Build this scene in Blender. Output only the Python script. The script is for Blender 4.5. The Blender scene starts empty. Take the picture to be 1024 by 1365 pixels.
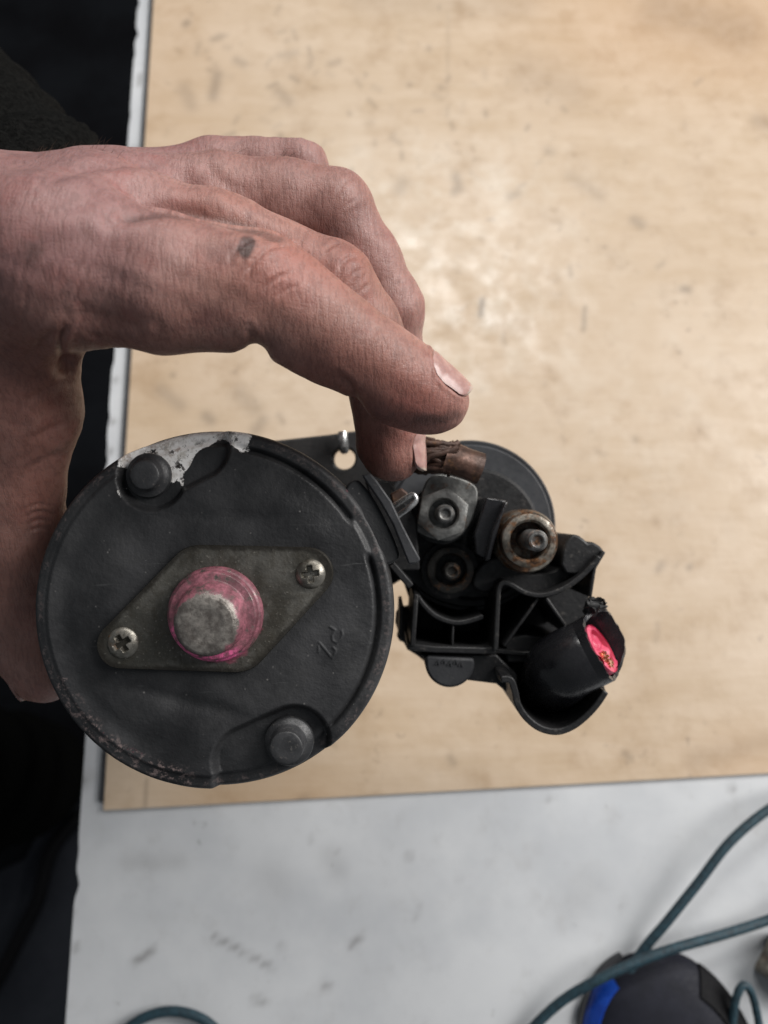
import bpy, bmesh, math, random
import numpy as np
from mathutils import Matrix, Vector

R = math.radians
random.seed(7)
rng = np.random.default_rng(11)
scene = bpy.context.scene
COL = scene.collection

# ------------------------------------------------------------------ camera
TAU = R(19.0)            # camera leans 19 degrees from straight down
DEPTH = 0.42             # camera to bench along the lens axis (m)
FPX = 1027.0             # focal length in photo pixels (1024 x 1365)
CAM = Matrix.Translation((0, -DEPTH * math.sin(TAU), DEPTH * math.cos(TAU))) @ Matrix.Rotation(TAU, 4, 'X')
cam_data = bpy.data.cameras.new('camera')
cam = bpy.data.objects.new('camera', cam_data)
COL.objects.link(cam)
cam.matrix_world = CAM
cam_data.sensor_fit = 'HORIZONTAL'
cam_data.sensor_width = 36.0
cam_data.lens = 36.0 * FPX / 1024.0
cam_data.clip_start = 0.01
cam_data.clip_end = 50
cam_data.dof.use_dof = True
cam_data.dof.focus_distance = 0.173
cam_data.dof.aperture_fstop = 18.0
scene.camera = cam

# ------------------------------------------------------------------ light
world = bpy.data.worlds.new('World')
scene.world = world
world.use_nodes = True
bgn = world.node_tree.nodes['Background']
bgn.inputs[0].default_value = (0.88, 0.94, 1.0, 1)
bgn.inputs[1].default_value = 0.155


def area(name, loc, target, size, size_y, watts, color):
    l = bpy.data.lights.new(name, 'AREA')
    l.shape = 'RECTANGLE'; l.size = size; l.size_y = size_y
    l.energy = watts; l.color = color
    o = bpy.data.objects.new(name, l)
    COL.objects.link(o)
    o.location = loc
    o.rotation_euler = (Vector(target) - Vector(loc)).to_track_quat('-Z', 'Y').to_euler()
    return o


area('doorway_light', (2.1, 0.75, 1.75), (0.0, 0.0, 0.15), 1.7, 1.7, 105.0, (1.0, 0.975, 0.95))
area('ceiling_light', (0.06, 0.92, 1.15), (0.0, 0.1, 0.0), 0.75, 0.16, 9.0, (1.0, 0.98, 0.95))

scene.view_settings.view_transform = 'Standard'
scene.view_settings.look = 'None'
scene.view_settings.exposure = 0.0
scene.view_settings.gamma = 1.0
scene.view_settings.use_curve_mapping = False

# ------------------------------------------------------------------ helpers
CAMN = np.array(CAM)


def cs(px, py, d):
    """camera-space point (m) of a pixel at depth d (mm)"""
    return np.array([(px - 512.0) / FPX * d, -(py - 682.5) / FPX * d, -d]) / 1000.0


def px2m(p, d):
    return p * d / FPX / 1000.0


def ray_plane(px, py, z=0.0):
    c = CAMN[:3, 3]
    v = CAMN[:3, :3] @ np.array([(px - 512.0) / FPX, -(py - 682.5) / FPX, -1.0])
    return c + v * ((z - c[2]) / v[2])


def to_px(wp):
    """world points (n,3) to pixel coords"""
    p = (wp - CAMN[:3, 3]) @ CAMN[:3, :3]
    return 512 + p[:, 0] / -p[:, 2] * FPX, 682.5 - p[:, 1] / -p[:, 2] * FPX


ORG = {}


def link(o, parent=None):
    COL.objects.link(o)
    if parent is not None:
        o.parent = parent
        ORG[o.name] = ORG[parent.name]
    return o


def thing(name, label, cat, origin, frame='cam', group=None):
    o = bpy.data.objects.new(name, None)
    COL.objects.link(o)
    o.empty_display_size = 0.02
    origin = np.array(origin, float)
    o.matrix_world = (CAM if frame == 'cam' else Matrix.Identity(4)) @ Matrix.Translation(origin)
    ORG[o.name] = origin
    o['label'] = label; o['category'] = cat
    if group: o['group'] = group
    return o


def mk(name, V, F, mat, parent=None, sharp=38, bevel=0, label=None, subsurf=0):
    V = np.asarray(V, float)
    if parent is not None:
        V = V - ORG[parent.name]
    me = bpy.data.meshes.new(name)
    me.from_pydata([tuple(v) for v in V], [], [tuple(int(i) for i in f) for f in F])
    me.validate(); me.update()
    bm = bmesh.new(); bm.from_mesh(me)
    bmesh.ops.recalc_face_normals(bm, faces=bm.faces)
    bm.to_mesh(me); bm.free()
    me.shade_smooth()
    me.set_sharp_from_angle(angle=R(sharp))
    o = bpy.data.objects.new(name, me)
    link(o, parent)
    if mat: me.materials.append(mat)
    if bevel:
        b = o.modifiers.new('bevel', 'BEVEL'); b.width = bevel; b.segments = 2
        b.limit_method = 'ANGLE'; b.angle_limit = R(40)
        b.harden_normals = False
    if subsurf:
        s = o.modifiers.new('sub', 'SUBSURF'); s.levels = subsurf; s.render_levels = subsurf
    if label: o['label'] = label
    return o


def add_attr(o, name, arr):
    a = o.data.attributes.new(name, 'FLOAT', 'POINT')
    a.data.foreach_set('value', np.asarray(arr, np.float32))


def lathe(c, prof, n=64):
    """c: camera-space centre xy (m); prof: [(r m, depth mm)] -> mesh along the lens axis"""
    V = []; F = []
    a = np.linspace(0, 2 * np.pi, n, endpoint=False)
    for (r, d) in prof:
        for t in a:
            V.append((c[0] + r * math.cos(t), c[1] + r * math.sin(t), -d / 1000.0))
    m = len(prof)
    for i in range(m - 1):
        for j in range(n):
            k = (j + 1) % n
            F.append((i * n + j, i * n + k, (i + 1) * n + k, (i + 1) * n + j))
    if prof[0][0] > 1e-6: F.append(tuple(range(n - 1, -1, -1)))
    if prof[-1][0] > 1e-6: F.append(tuple((m - 1) * n + j for j in range(n)))
    return np.array(V), F


def lathe_ring(c, prof, n=64):
    V, F = lathe(c, prof, n)
    F = F[:(len(prof) - 1) * n]
    m = len(prof) - 1
    for j in range(n):
        k = (j + 1) % n
        F.append((m * n + j, m * n + k, k, j))
    return V, F


def prism(poly, d0, d1, holes=(), dref=None):
    """polygon in px (sized at depth dref, default d0), extruded from depth d0 to d1 (mm)"""
    dref = dref or d0
    bm = bmesh.new()
    loops = [poly] + list(holes)
    edges = []
    for lp in loops:
        vs = [bm.verts.new((*cs(x, y, dref)[:2], -d0 / 1000.0)) for x, y in lp]
        for i in range(len(vs)):
            edges.append(bm.edges.new((vs[i], vs[(i + 1) % len(vs)])))
    if holes:
        bmesh.ops.triangle_fill(bm, edges=edges, use_beauty=True)
        bmesh.ops.dissolve_limit(bm, angle_limit=0.01, verts=bm.verts, edges=bm.edges)
    else:
        bm.faces.new([e.verts[0] for e in edges])
    r = bmesh.ops.extrude_face_region(bm, geom=bm.faces[:])
    vs = [g for g in r['geom'] if isinstance(g, bmesh.types.BMVert)]
    bmesh.ops.translate(bm, verts=vs, vec=(0, 0, -(d1 - d0) / 1000.0))
    bm.verts.index_update()
    V = np.array([v.co[:] for v in bm.verts]); F = [[v.index for v in f.verts] for f in bm.faces]
    bm.free()
    return V, F


def smooth_poly(pts, n=6, closed=False):
    P = np.array(pts, float); m = len(P); out = []
    rngi = range(m if closed else m - 1)
    for i in rngi:
        p0 = P[(i - 1) % m] if closed or i > 0 else P[i]
        p1 = P[i]; p2 = P[(i + 1) % m]
        p3 = P[(i + 2) % m] if closed or i + 2 < m else p2
        for t in np.linspace(0, 1, n, endpoint=False):
            out.append(0.5 * ((2 * p1) + (-p0 + p2) * t + (2 * p0 - 5 * p1 + 4 * p2 - p3) * t * t + (-p0 + 3 * p1 - 3 * p2 + p3) * t ** 3))
    if not closed: out.append(P[-1])
    return np.array(out)


def wall(pts, thick, d0, d1):
    """thin upright rib along a px polyline, thickness in px"""
    P = np.array(pts, float)
    T = np.gradient(P, axis=0); T /= np.linalg.norm(T, axis=1)[:, None] + 1e-9
    N = np.stack([-T[:, 1], T[:, 0]], 1) * thick / 2
    poly = [tuple(p) for p in P + N] + [tuple(p) for p in (P - N)[::-1]]
    return prism(poly, d0, d1)


def frames(P):
    T = np.gradient(P, axis=0); T /= np.linalg.norm(T, axis=1)[:, None] + 1e-12
    up = np.array([0.13, 0.2, 1.0])
    if abs(np.dot(T[0], up / np.linalg.norm(up))) > 0.9: up = np.array([1.0, 0.1, 0.0])
    N = []; n = up - T[0] * np.dot(up, T[0]); n /= np.linalg.norm(n)
    for t in T:
        n = n - t * np.dot(n, t); n /= np.linalg.norm(n); N.append(n.copy())
    N = np.array(N)
    return T, N, np.cross(T, N)


def tube(P, rad, n=16, caps=True, flat=1.0, mod=None):
    P = np.asarray(P, float); m = len(P)
    rad = np.broadcast_to(rad, (m,))
    T, N, Bn = frames(P)
    a = np.linspace(0, 2 * np.pi, n, endpoint=False)
    s = np.concatenate([[0], np.cumsum(np.linalg.norm(np.diff(P, axis=0), axis=1))])
    V = []; F = []
    for i in range(m):
        rr = rad[i] * (mod(a, s[i]) if mod else np.ones(n))
        V.append(P[i] + N[i] * (rr * np.cos(a) * flat)[:, None] + Bn[i] * (rr * np.sin(a))[:, None])
    V = np.concatenate(V)
    for i in range(m - 1):
        for j in range(n):
            k = (j + 1) % n
            F.append((i * n + j, i * n + k, (i + 1) * n + k, (i + 1) * n + j))
    if caps:
        F.append(tuple(range(n - 1, -1, -1))); F.append(tuple((m - 1) * n + j for j in range(n)))
    return V, F


def join(*vf):
    V = []; F = []; o = 0
    for v, f in vf:
        V.append(np.asarray(v)); F += [tuple(i + o for i in x) for x in f]; o += len(v)
    return np.concatenate(V), F


def sstep(a, b, x):
    t = np.clip((x - a) / (b - a), 0, 1)
    return t * t * (3 - 2 * t)


def seg_dist(X, Y, pts):
    best = np.full(X.shape, 1e9)
    for (x0, y0), (x1, y1) in zip(pts[:-1], pts[1:]):
        dx, dy = x1 - x0, y1 - y0
        t = np.clip(((X - x0) * dx + (Y - y0) * dy) / (dx * dx + dy * dy + 1e-9), 0, 1)
        best = np.minimum(best, np.hypot(X - x0 - t * dx, Y - y0 - t * dy))
    return best


# ------------------------------------------------------------------ materials
class NT:
    def __init__(s, name):
        s.m = bpy.data.materials.new(name); s.m.use_nodes = True
        s.t = s.m.node_tree; s.b = s.t.nodes['Principled BSDF']

    def n(s, typ, **kw):
        x = s.t.nodes.new(typ)
        for k, v in kw.items(): setattr(x, k, v)
        return x

    def l(s, a, b): s.t.links.new(a, b)

    def val(s, inp, v):
        if hasattr(v, 'is_linked') or hasattr(v, 'links'): s.l(v, inp)
        elif isinstance(v, (tuple, list)):
            inp.default_value = (*v, 1) if len(v) == 3 and len(inp.default_value) == 4 else v
        else: inp.default_value = v

    def coord(s, scale=(1, 1, 1), kind='Object', rot=(0, 0, 0)):
        c = s.n('ShaderNodeTexCoord'); mp = s.n('ShaderNodeMapping')
        mp.inputs['Scale'].default_value = scale; mp.inputs['Rotation'].default_value = rot
        s.l(c.outputs[kind], mp.inputs[0]); return mp.outputs[0]

    def noise(s, scale, detail=4, rough=0.55, vec=None, dist=0.0):
        x = s.n('ShaderNodeTexNoise'); x.inputs['Scale'].default_value = scale
        x.inputs['Detail'].default_value = detail; x.inputs['Roughness'].default_value = rough
        x.inputs['Distortion'].default_value = dist
        s.l(vec if vec is not None else s.coord(), x.inputs['Vector']); return x.outputs[0]

    def voronoi(s, scale, vec=None, feature='F1'):
        x = s.n('ShaderNodeTexVoronoi'); x.feature = feature; x.inputs['Scale'].default_value = scale
        s.l(vec if vec is not None else s.coord(), x.inputs['Vector']); return x.outputs['Distance']

    def ramp(s, v, a, b, lo=0.0, hi=1.0):
        x = s.n('ShaderNodeMapRange'); x.interpolation_type = 'SMOOTHSTEP'
        s.l(v, x.inputs[0])
        for i, q in zip((1, 2, 3, 4), (a, b, lo, hi)): x.inputs[i].default_value = q
        return x.outputs[0]

    def math(s, op, a, b=0.0):
        x = s.n('ShaderNodeMath', operation=op)
        s.val(x.inputs[0], a); s.val(x.inputs[1], b); return x.outputs[0]

    def mix(s, f, a, b, blend='MIX'):
        x = s.n('ShaderNodeMix', data_type='RGBA', blend_type=blend)
        s.val(x.inputs[0], f); s.val(x.inputs[6], a); s.val(x.inputs[7], b); return x.outputs[2]

    def attr(s, name):
        x = s.n('ShaderNodeAttribute'); x.attribute_name = name; return x.outputs['Fac']

    def bump(s, h, strength, dist, nrm=None):
        x = s.n('ShaderNodeBump'); x.inputs['Strength'].default_value = strength
        x.inputs['Distance'].default_value = dist; s.l(h, x.inputs['Height'])
        if nrm is not None: s.l(nrm, x.inputs['Normal'])
        return x.outputs[0]

    def out(s, color, rough=0.5, metal=0.0, normal=None, **kw):
        s.val(s.b.inputs['Base Color'], color); s.val(s.b.inputs['Roughness'], rough)
        s.val(s.b.inputs['Metallic'], metal)
        if normal is not None: s.l(normal, s.b.inputs['Normal'])
        for k, v in kw.items(): s.val(s.b.inputs[k], v)
        return s.m


def mat_cap():
    t = NT('black_cap_paint')
    n1 = t.noise(60, 5, 0.6); n2 = t.noise(900, 3, 0.6); n3 = t.noise(34, 6, 0.68)
    base = t.mix(t.ramp(n1, 0.3, 0.75), (0.013, 0.0132, 0.0142), (0.036, 0.0365, 0.039))
    base = t.mix(t.ramp(n3, 0.42, 0.70, 0, 0.7), base, (0.048, 0.048, 0.049))
    # dust specks
    sp = t.ramp(t.voronoi(520), 0.06, 0.16, 1, 0)
    sp = t.math('MULTIPLY', sp, t.ramp(t.noise(180, 2), 0.52, 0.66))
    base = t.mix(t.math('MULTIPLY', sp, 0.55), base, (0.22, 0.21, 0.20))
    # bare corroded alloy where the paint came off
    w = t.math('ADD', t.attr('wear'), t.math('MULTIPLY', t.math('SUBTRACT', t.noise(300, 7, 0.78), 0.5), 2.3))
    w = t.ramp(w, 0.45, 0.53)
    wc = t.mix(t.ramp(t.noise(420, 4, 0.65), 0.28, 0.55), (0.55, 0.51, 0.46), (0.97, 0.95, 0.93))
    wc = t.mix(t.ramp(t.noise(190, 4, 0.7), 0.56, 0.68, 0, 0.7), wc, (0.28, 0.17, 0.11))
    isl = t.ramp(t.noise(520, 5, 0.75), 0.53, 0.60)
    isl = t.math('MULTIPLY', isl, t.ramp(t.noise(120, 3), 0.40, 0.56))
    wc = t.mix(isl, wc, (0.035, 0.03, 0.028))
    base = t.mix(w, base, wc)
    p = t.math('ADD', t.attr('pink'), t.math('SUBTRACT', t.noise(500, 4, 0.7), 0.5))
    base = t.mix(t.ramp(p, 0.55, 0.75, 0, 0.8), base, (0.20, 0.06, 0.08))
    sc = t.math('MULTIPLY', t.attr('scuff'), t.ramp(t.noise(650, 5, 0.75), 0.50, 0.64))
    base = t.mix(t.math('MULTIPLY', sc, 0.7), base, (0.25, 0.19, 0.18))
    gr = t.noise(1.0, 3, 0.6, t.coord((60, 900, 200), rot=(0, 0, R(38))))
    base = t.mix(t.math('MULTIPLY', t.ramp(gr, 0.66, 0.76), 0.25), base, (0.16, 0.16, 0.16))
    h = t.math('ADD', t.math('MULTIPLY', n2, 0.9), n1)
    nr = t.bump(h, 0.30, 0.0006)
    nr = t.bump(t.math('MULTIPLY', w, -1.0), 0.5, 0.0003, nr)
    return t.out(base, t.ramp(n1, 0.3, 0.7, 0.42, 0.62), 0.0, nr, **{'Specular IOR Level': 0.42})


def mat_paint(name, c0, c1, r0=0.4, r1=0.6, scale=80, bump=0.2, metal=0.0, spec=0.5, dust=0.0):
    t = NT(name)
    n1 = t.noise(scale, 5, 0.6); n2 = t.noise(scale * 9, 3, 0.6)
    base = t.mix(t.ramp(n1, 0.3, 0.7), c0, c1)
    if dust:
        d = t.math('MULTIPLY', t.ramp(t.noise(scale * 5, 4, 0.7), 0.58, 0.72), dust)
        base = t.mix(d, base, (0.20, 0.18, 0.16))
    nr = t.bump(t.math('ADD', n1, t.math('MULTIPLY', n2, 0.6)), bump, 0.0005)
    return t.out(base, t.ramp(n2, 0.3, 0.7, r0, r1), metal, nr, **{'Specular IOR Level': spec})


def mat_plate():
    t = NT('stained_zinc_plate')
    n1 = t.noise(70, 5, 0.65); n2 = t.noise(600, 4, 0.7); n3 = t.noise(1500, 2, 0.5)
    base = t.mix(t.ramp(n1, 0.35, 0.7), (0.066, 0.063, 0.054), (0.175, 0.168, 0.150))
    base = t.mix(t.ramp(n2, 0.42, 0.7, 0, 0.6), base, (0.055, 0.05, 0.038))
    base = t.mix(t.ramp(t.noise(110, 6, 0.7), 0.46, 0.66, 0, 0.75), base, (0.045, 0.040, 0.030))
    base = t.mix(t.ramp(n3, 0.64, 0.74, 0, 0.4), base, (0.36, 0.34, 0.30))
    ed = t.ramp(t.math('ADD', t.attr('edge'), t.math('SUBTRACT', t.noise(260, 5, 0.7), 0.5)), 0.5, 0.95, 0, 0.8)
    base = t.mix(ed, base, (0.022, 0.019, 0.015))
    p = t.math('ADD', t.attr('pink'), t.math('MULTIPLY', t.math('SUBTRACT', t.noise(350, 5, 0.7), 0.5), 1.3))
    base = t.mix(t.ramp(p, 0.5, 0.8, 0, 0.75), base, (0.42, 0.10, 0.16))
    return t.out(base, t.ramp(n2, 0.3, 0.7, 0.38, 0.65), 0.55, t.bump(t.math('ADD', n2, t.math('MULTIPLY', n3, 0.5)), 0.35, 0.0004))


def mat_boss():
    t = NT('pink_marked_steel')
    n1 = t.noise(420, 5, 0.68); n2 = t.noise(240, 5, 0.7); n3 = t.noise(900, 4, 0.65)
    steel = t.mix(t.ramp(n1, 0.3, 0.7), (0.12, 0.105, 0.095), (0.29, 0.27, 0.245))
    steel = t.mix(t.ramp(n3, 0.55, 0.72, 0, 0.5), steel, (0.10, 0.085, 0.07))
    pinkc = t.mix(t.ramp(n2, 0.35, 0.65), (0.10, 0.036, 0.045), (0.33, 0.115, 0.15))
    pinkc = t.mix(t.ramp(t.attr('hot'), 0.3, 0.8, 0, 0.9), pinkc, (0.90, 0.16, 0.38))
    pinkc = t.mix(t.ramp(n3, 0.42, 0.66, 0, 0.75), pinkc, (0.14, 0.06, 0.07))
    f = t.math('ADD', t.attr('pink'), t.math('MULTIPLY', t.math('SUBTRACT', n1, 0.5), 2.2))
    f = t.ramp(f, 0.40, 0.75)
    return t.out(t.mix(f, steel, pinkc), t.ramp(n1, 0.3, 0.7, 0.35, 0.6), t.math('MULTIPLY', t.math('SUBTRACT', 1.0, f), 0.6),
                 t.bump(n1, 0.5, 0.0004))


def mat_metal(name, c0, c1, rust=0.0, r0=0.3, r1=0.55, metal=0.8):
    t = NT(name)
    n1 = t.noise(260, 5, 0.65); n2 = t.noise(1100, 3, 0.6)
    base = t.mix(t.ramp(n1, 0.35, 0.68), c0, c1)
    if rust:
        rm = t.ramp(t.noise(190, 5, 0.7), 0.62 - 0.3 * rust, 0.75 - 0.3 * rust)
        rc = t.mix(t.ramp(n2, 0.35, 0.65), (0.035, 0.018, 0.010), (0.16, 0.075, 0.03))
        base = t.mix(rm, base, rc)
        mt = t.math('MULTIPLY', t.math('SUBTRACT', 1.0, rm), metal)
    else: mt = metal
    return t.out(base, t.ramp(n2, 0.3, 0.7, r0, r1), mt, t.bump(t.math('ADD', n1, n2), 0.3, 0.0003))


def mat_skin():
    t = NT('skin')
    n1 = t.noise(45, 4, 0.55); n2 = t.noise(220, 4, 0.6); n3 = t.noise(1400, 3, 0.6)
    base = t.mix(t.ramp(n1, 0.3, 0.72), (0.285, 0.140, 0.112), (0.395, 0.222, 0.186))
    base = t.mix(t.ramp(n2, 0.4, 0.75, 0, 0.35), base, (0.27, 0.12, 0.09))
    base = t.mix(t.math('MULTIPLY', t.attr('red'), 0.75), base, (0.33, 0.118, 0.092))
    base = t.mix(t.math('MULTIPLY', t.attr('mauve'), 0.6), base, (0.238, 0.132, 0.138))
    g = t.math('ADD', t.attr('grime_dark'), t.math('MULTIPLY', t.math('SUBTRACT', t.noise(500, 5, 0.7), 0.5), 0.5))
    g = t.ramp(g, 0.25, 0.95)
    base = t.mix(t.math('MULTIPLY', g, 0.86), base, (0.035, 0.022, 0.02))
    # fine skin lines: two crossed stretched noises + cells
    v1 = t.coord((1250, 210, 500), rot=(0, 0, R(24))); v2 = t.coord((1150, 230, 500), rot=(0, 0, R(-26))); v3 = t.coord((300, 1200, 500), rot=(0, 0, R(20)))
    a = t.noise(1.0, 3, 0.6, v1, 0.3); b = t.noise(1.0, 3, 0.6, v2, 0.3); c3 = t.noise(1.0, 2, 0.5, v3, 0.3)
    la = t.ramp(a, 0.36, 0.52); lb = t.ramp(b, 0.36, 0.52); lc = t.ramp(c3, 0.34, 0.5)
    cell = t.ramp(t.voronoi(1700, feature='DISTANCE_TO_EDGE'), 0.0, 0.14)
    h = t.math('ADD', t.math('ADD', t.math('MULTIPLY', la, 0.8), t.math('MULTIPLY', lb, 0.8)), t.math('ADD', t.math('MULTIPLY', lc, 0.4), t.math('MULTIPLY', cell, 0.5)))
    lines = t.math('MULTIPLY', t.math('MULTIPLY', la, lb), t.math('ADD', t.math('MULTIPLY', lc, 0.4), 0.6))
    base = t.mix(t.ramp(lines, 0.0, 0.8, 0.26, 0.0), base, (0.10, 0.045, 0.036))
    blotch = t.noise(95, 5, 0.7)
    base = t.mix(t.ramp(blotch, 0.5, 0.72, 0, 0.35), base, (0.30, 0.10, 0.085))
    base = t.mix(t.math('MULTIPLY', t.ramp(t.noise(75, 6, 0.72), 0.50, 0.74), 0.40), base, (0.11, 0.060, 0.062))
    pore = t.math('MULTIPLY', t.ramp(t.voronoi(700), 0.04, 0.10, 1, 0), t.ramp(t.noise(300, 2), 0.55, 0.65))
    base = t.mix(t.math('MULTIPLY', pore, 0.5), base, (0.07, 0.035, 0.03))
    nr = t.bump(h, 0.23, 0.0004)
    m = t.out(base, t.ramp(n3, 0.3, 0.7, 0.38, 0.55), 0.0, nr, **{'Specular IOR Level': 0.42})
    t.b.subsurface_method = 'RANDOM_WALK'
    t.b.inputs['Subsurface Weight'].default_value = 0.22
    t.b.inputs['Subsurface Radius'].default_value = (1.0, 0.38, 0.22)
    t.b.inputs['Subsurface Scale'].default_value = 0.0022
    return m


def mat_nail():
    t = NT('fingernail')
    n = t.noise(500, 3, 0.6)
    c = t.mix(t.ramp(n, 0.35, 0.7), (0.34, 0.19, 0.17), (0.44, 0.27, 0.24))
    c = t.mix(t.ramp(t.attr('edge'), 0.25, 0.75), c, (0.42, 0.33, 0.28))
    c = t.mix(t.ramp(t.attr('dirt'), 0.4, 1.0, 0, 0.8), c, (0.10, 0.06, 0.045))
    return t.out(c, 0.28, 0.0, t.bump(n, 0.15, 0.0003), **{'Subsurface Weight': 0.1, 'Subsurface Scale': 0.001})


def mat_wood():
    t = NT('worn_plywood')
    v = t.coord((1, 1, 1))
    vs = t.coord((16, 60, 40)); vf = t.coord((40, 900, 100))
    grain = t.noise(1.0, 5, 0.6, vs, 0.4); fine = t.noise(1.0, 4, 0.6, vf)
    blot = t.noise(9, 4, 0.6, v); blot2 = t.noise(38, 5, 0.65, v)
    base = t.mix(t.ramp(grain, 0.25, 0.75), (0.485, 0.365, 0.245), (0.565, 0.445, 0.325))
    base = t.mix(t.ramp(fine, 0.35, 0.75, 0, 0.22), base, (0.39, 0.26, 0.155))
    base = t.mix(t.ramp(blot, 0.40, 0.70, 0, 0.45), base, (0.625, 0.51, 0.395))
    base = t.mix(t.ramp(blot2, 0.47, 0.78, 0, 0.7), base, (0.37, 0.255, 0.155))
    # glare on worn varnish put into the colour, broken up by noise
    glare = t.math('MULTIPLY', t.attr('glare'), t.ramp(t.noise(46, 5, 0.62, v), 0.40, 0.74))
    base = t.mix(t.math('MULTIPLY', glare, 0.5), base, (0.72, 0.66, 0.57))
    warm = t.attr('warm')
    base = t.mix(t.math('MULTIPLY', warm, 0.55), base, (0.50, 0.31, 0.17))
    # grime flecks
    fl = t.math('MULTIPLY', t.ramp(t.noise(150, 4, 0.65, v, 0.5), 0.60, 0.72), t.ramp(t.noise(20, 3, 0.6, v), 0.40, 0.66))
    base = t.mix(t.math('MULTIPLY', fl, 0.5), base, (0.14, 0.10, 0.075))
    base = t.mix(t.math('MULTIPLY', t.attr('mark'), 0.8), base, (0.10, 0.075, 0.06))
    rough = t.math('SUBTRACT', t.ramp(t.noise(60, 5, 0.7, v), 0.35, 0.7, 0.30, 0.6), t.math('MULTIPLY', glare, 0.08))
    nr = t.bump(t.math('ADD', grain, t.noise(220, 4, 0.6, v)), 0.2, 0.0006)
    return t.out(base, rough, 0.0, nr, **{'Specular IOR Level': 0.5})


def mat_bench():
    t = NT('grey_white_worktop')
    v = t.coord()
    n1 = t.noise(16, 5, 0.6, v); n2 = t.noise(70, 5, 0.7, v)
    base = t.mix(t.ramp(n1, 0.3, 0.7), (0.46, 0.475, 0.495), (0.565, 0.578, 0.592))
    base = t.mix(t.ramp(n2, 0.52, 0.8, 0, 0.4), base, (0.36, 0.36, 0.36))
    base = t.mix(t.ramp(t.noise(28, 4, 0.65, v), 0.56, 0.8, 0, 0.45), base, (0.34, 0.33, 0.325))
    fl = t.math('MULTIPLY', t.ramp(t.noise(170, 4, 0.65, v, 0.6), 0.67, 0.75), t.ramp(t.noise(25, 3, 0.6, v), 0.45, 0.62))
    base = t.mix(t.math('MULTIPLY', fl, 0.6), base, (0.13, 0.125, 0.12))
    base = t.mix(t.math('MULTIPLY', t.attr('mark'), 0.66), base, (0.10, 0.09, 0.085))
    return t.out(base, t.ramp(n2, 0.3, 0.7, 0.4, 0.6), 0.0, t.bump(n2, 0.12, 0.0005))


def mat_fabric(name, c0, c1):
    t = NT(name)
    n1 = t.noise(700, 4, 0.7); n2 = t.noise(60, 4, 0.6)
    base = t.mix(t.ramp(n1, 0.3, 0.7), c0, c1)
    return t.out(base, 0.95, 0.0, t.bump(t.math('ADD', n1, n2), 0.8, 0.0015), **{'Sheen Weight': 0.0, 'Specular IOR Level': 0.03})


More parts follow.
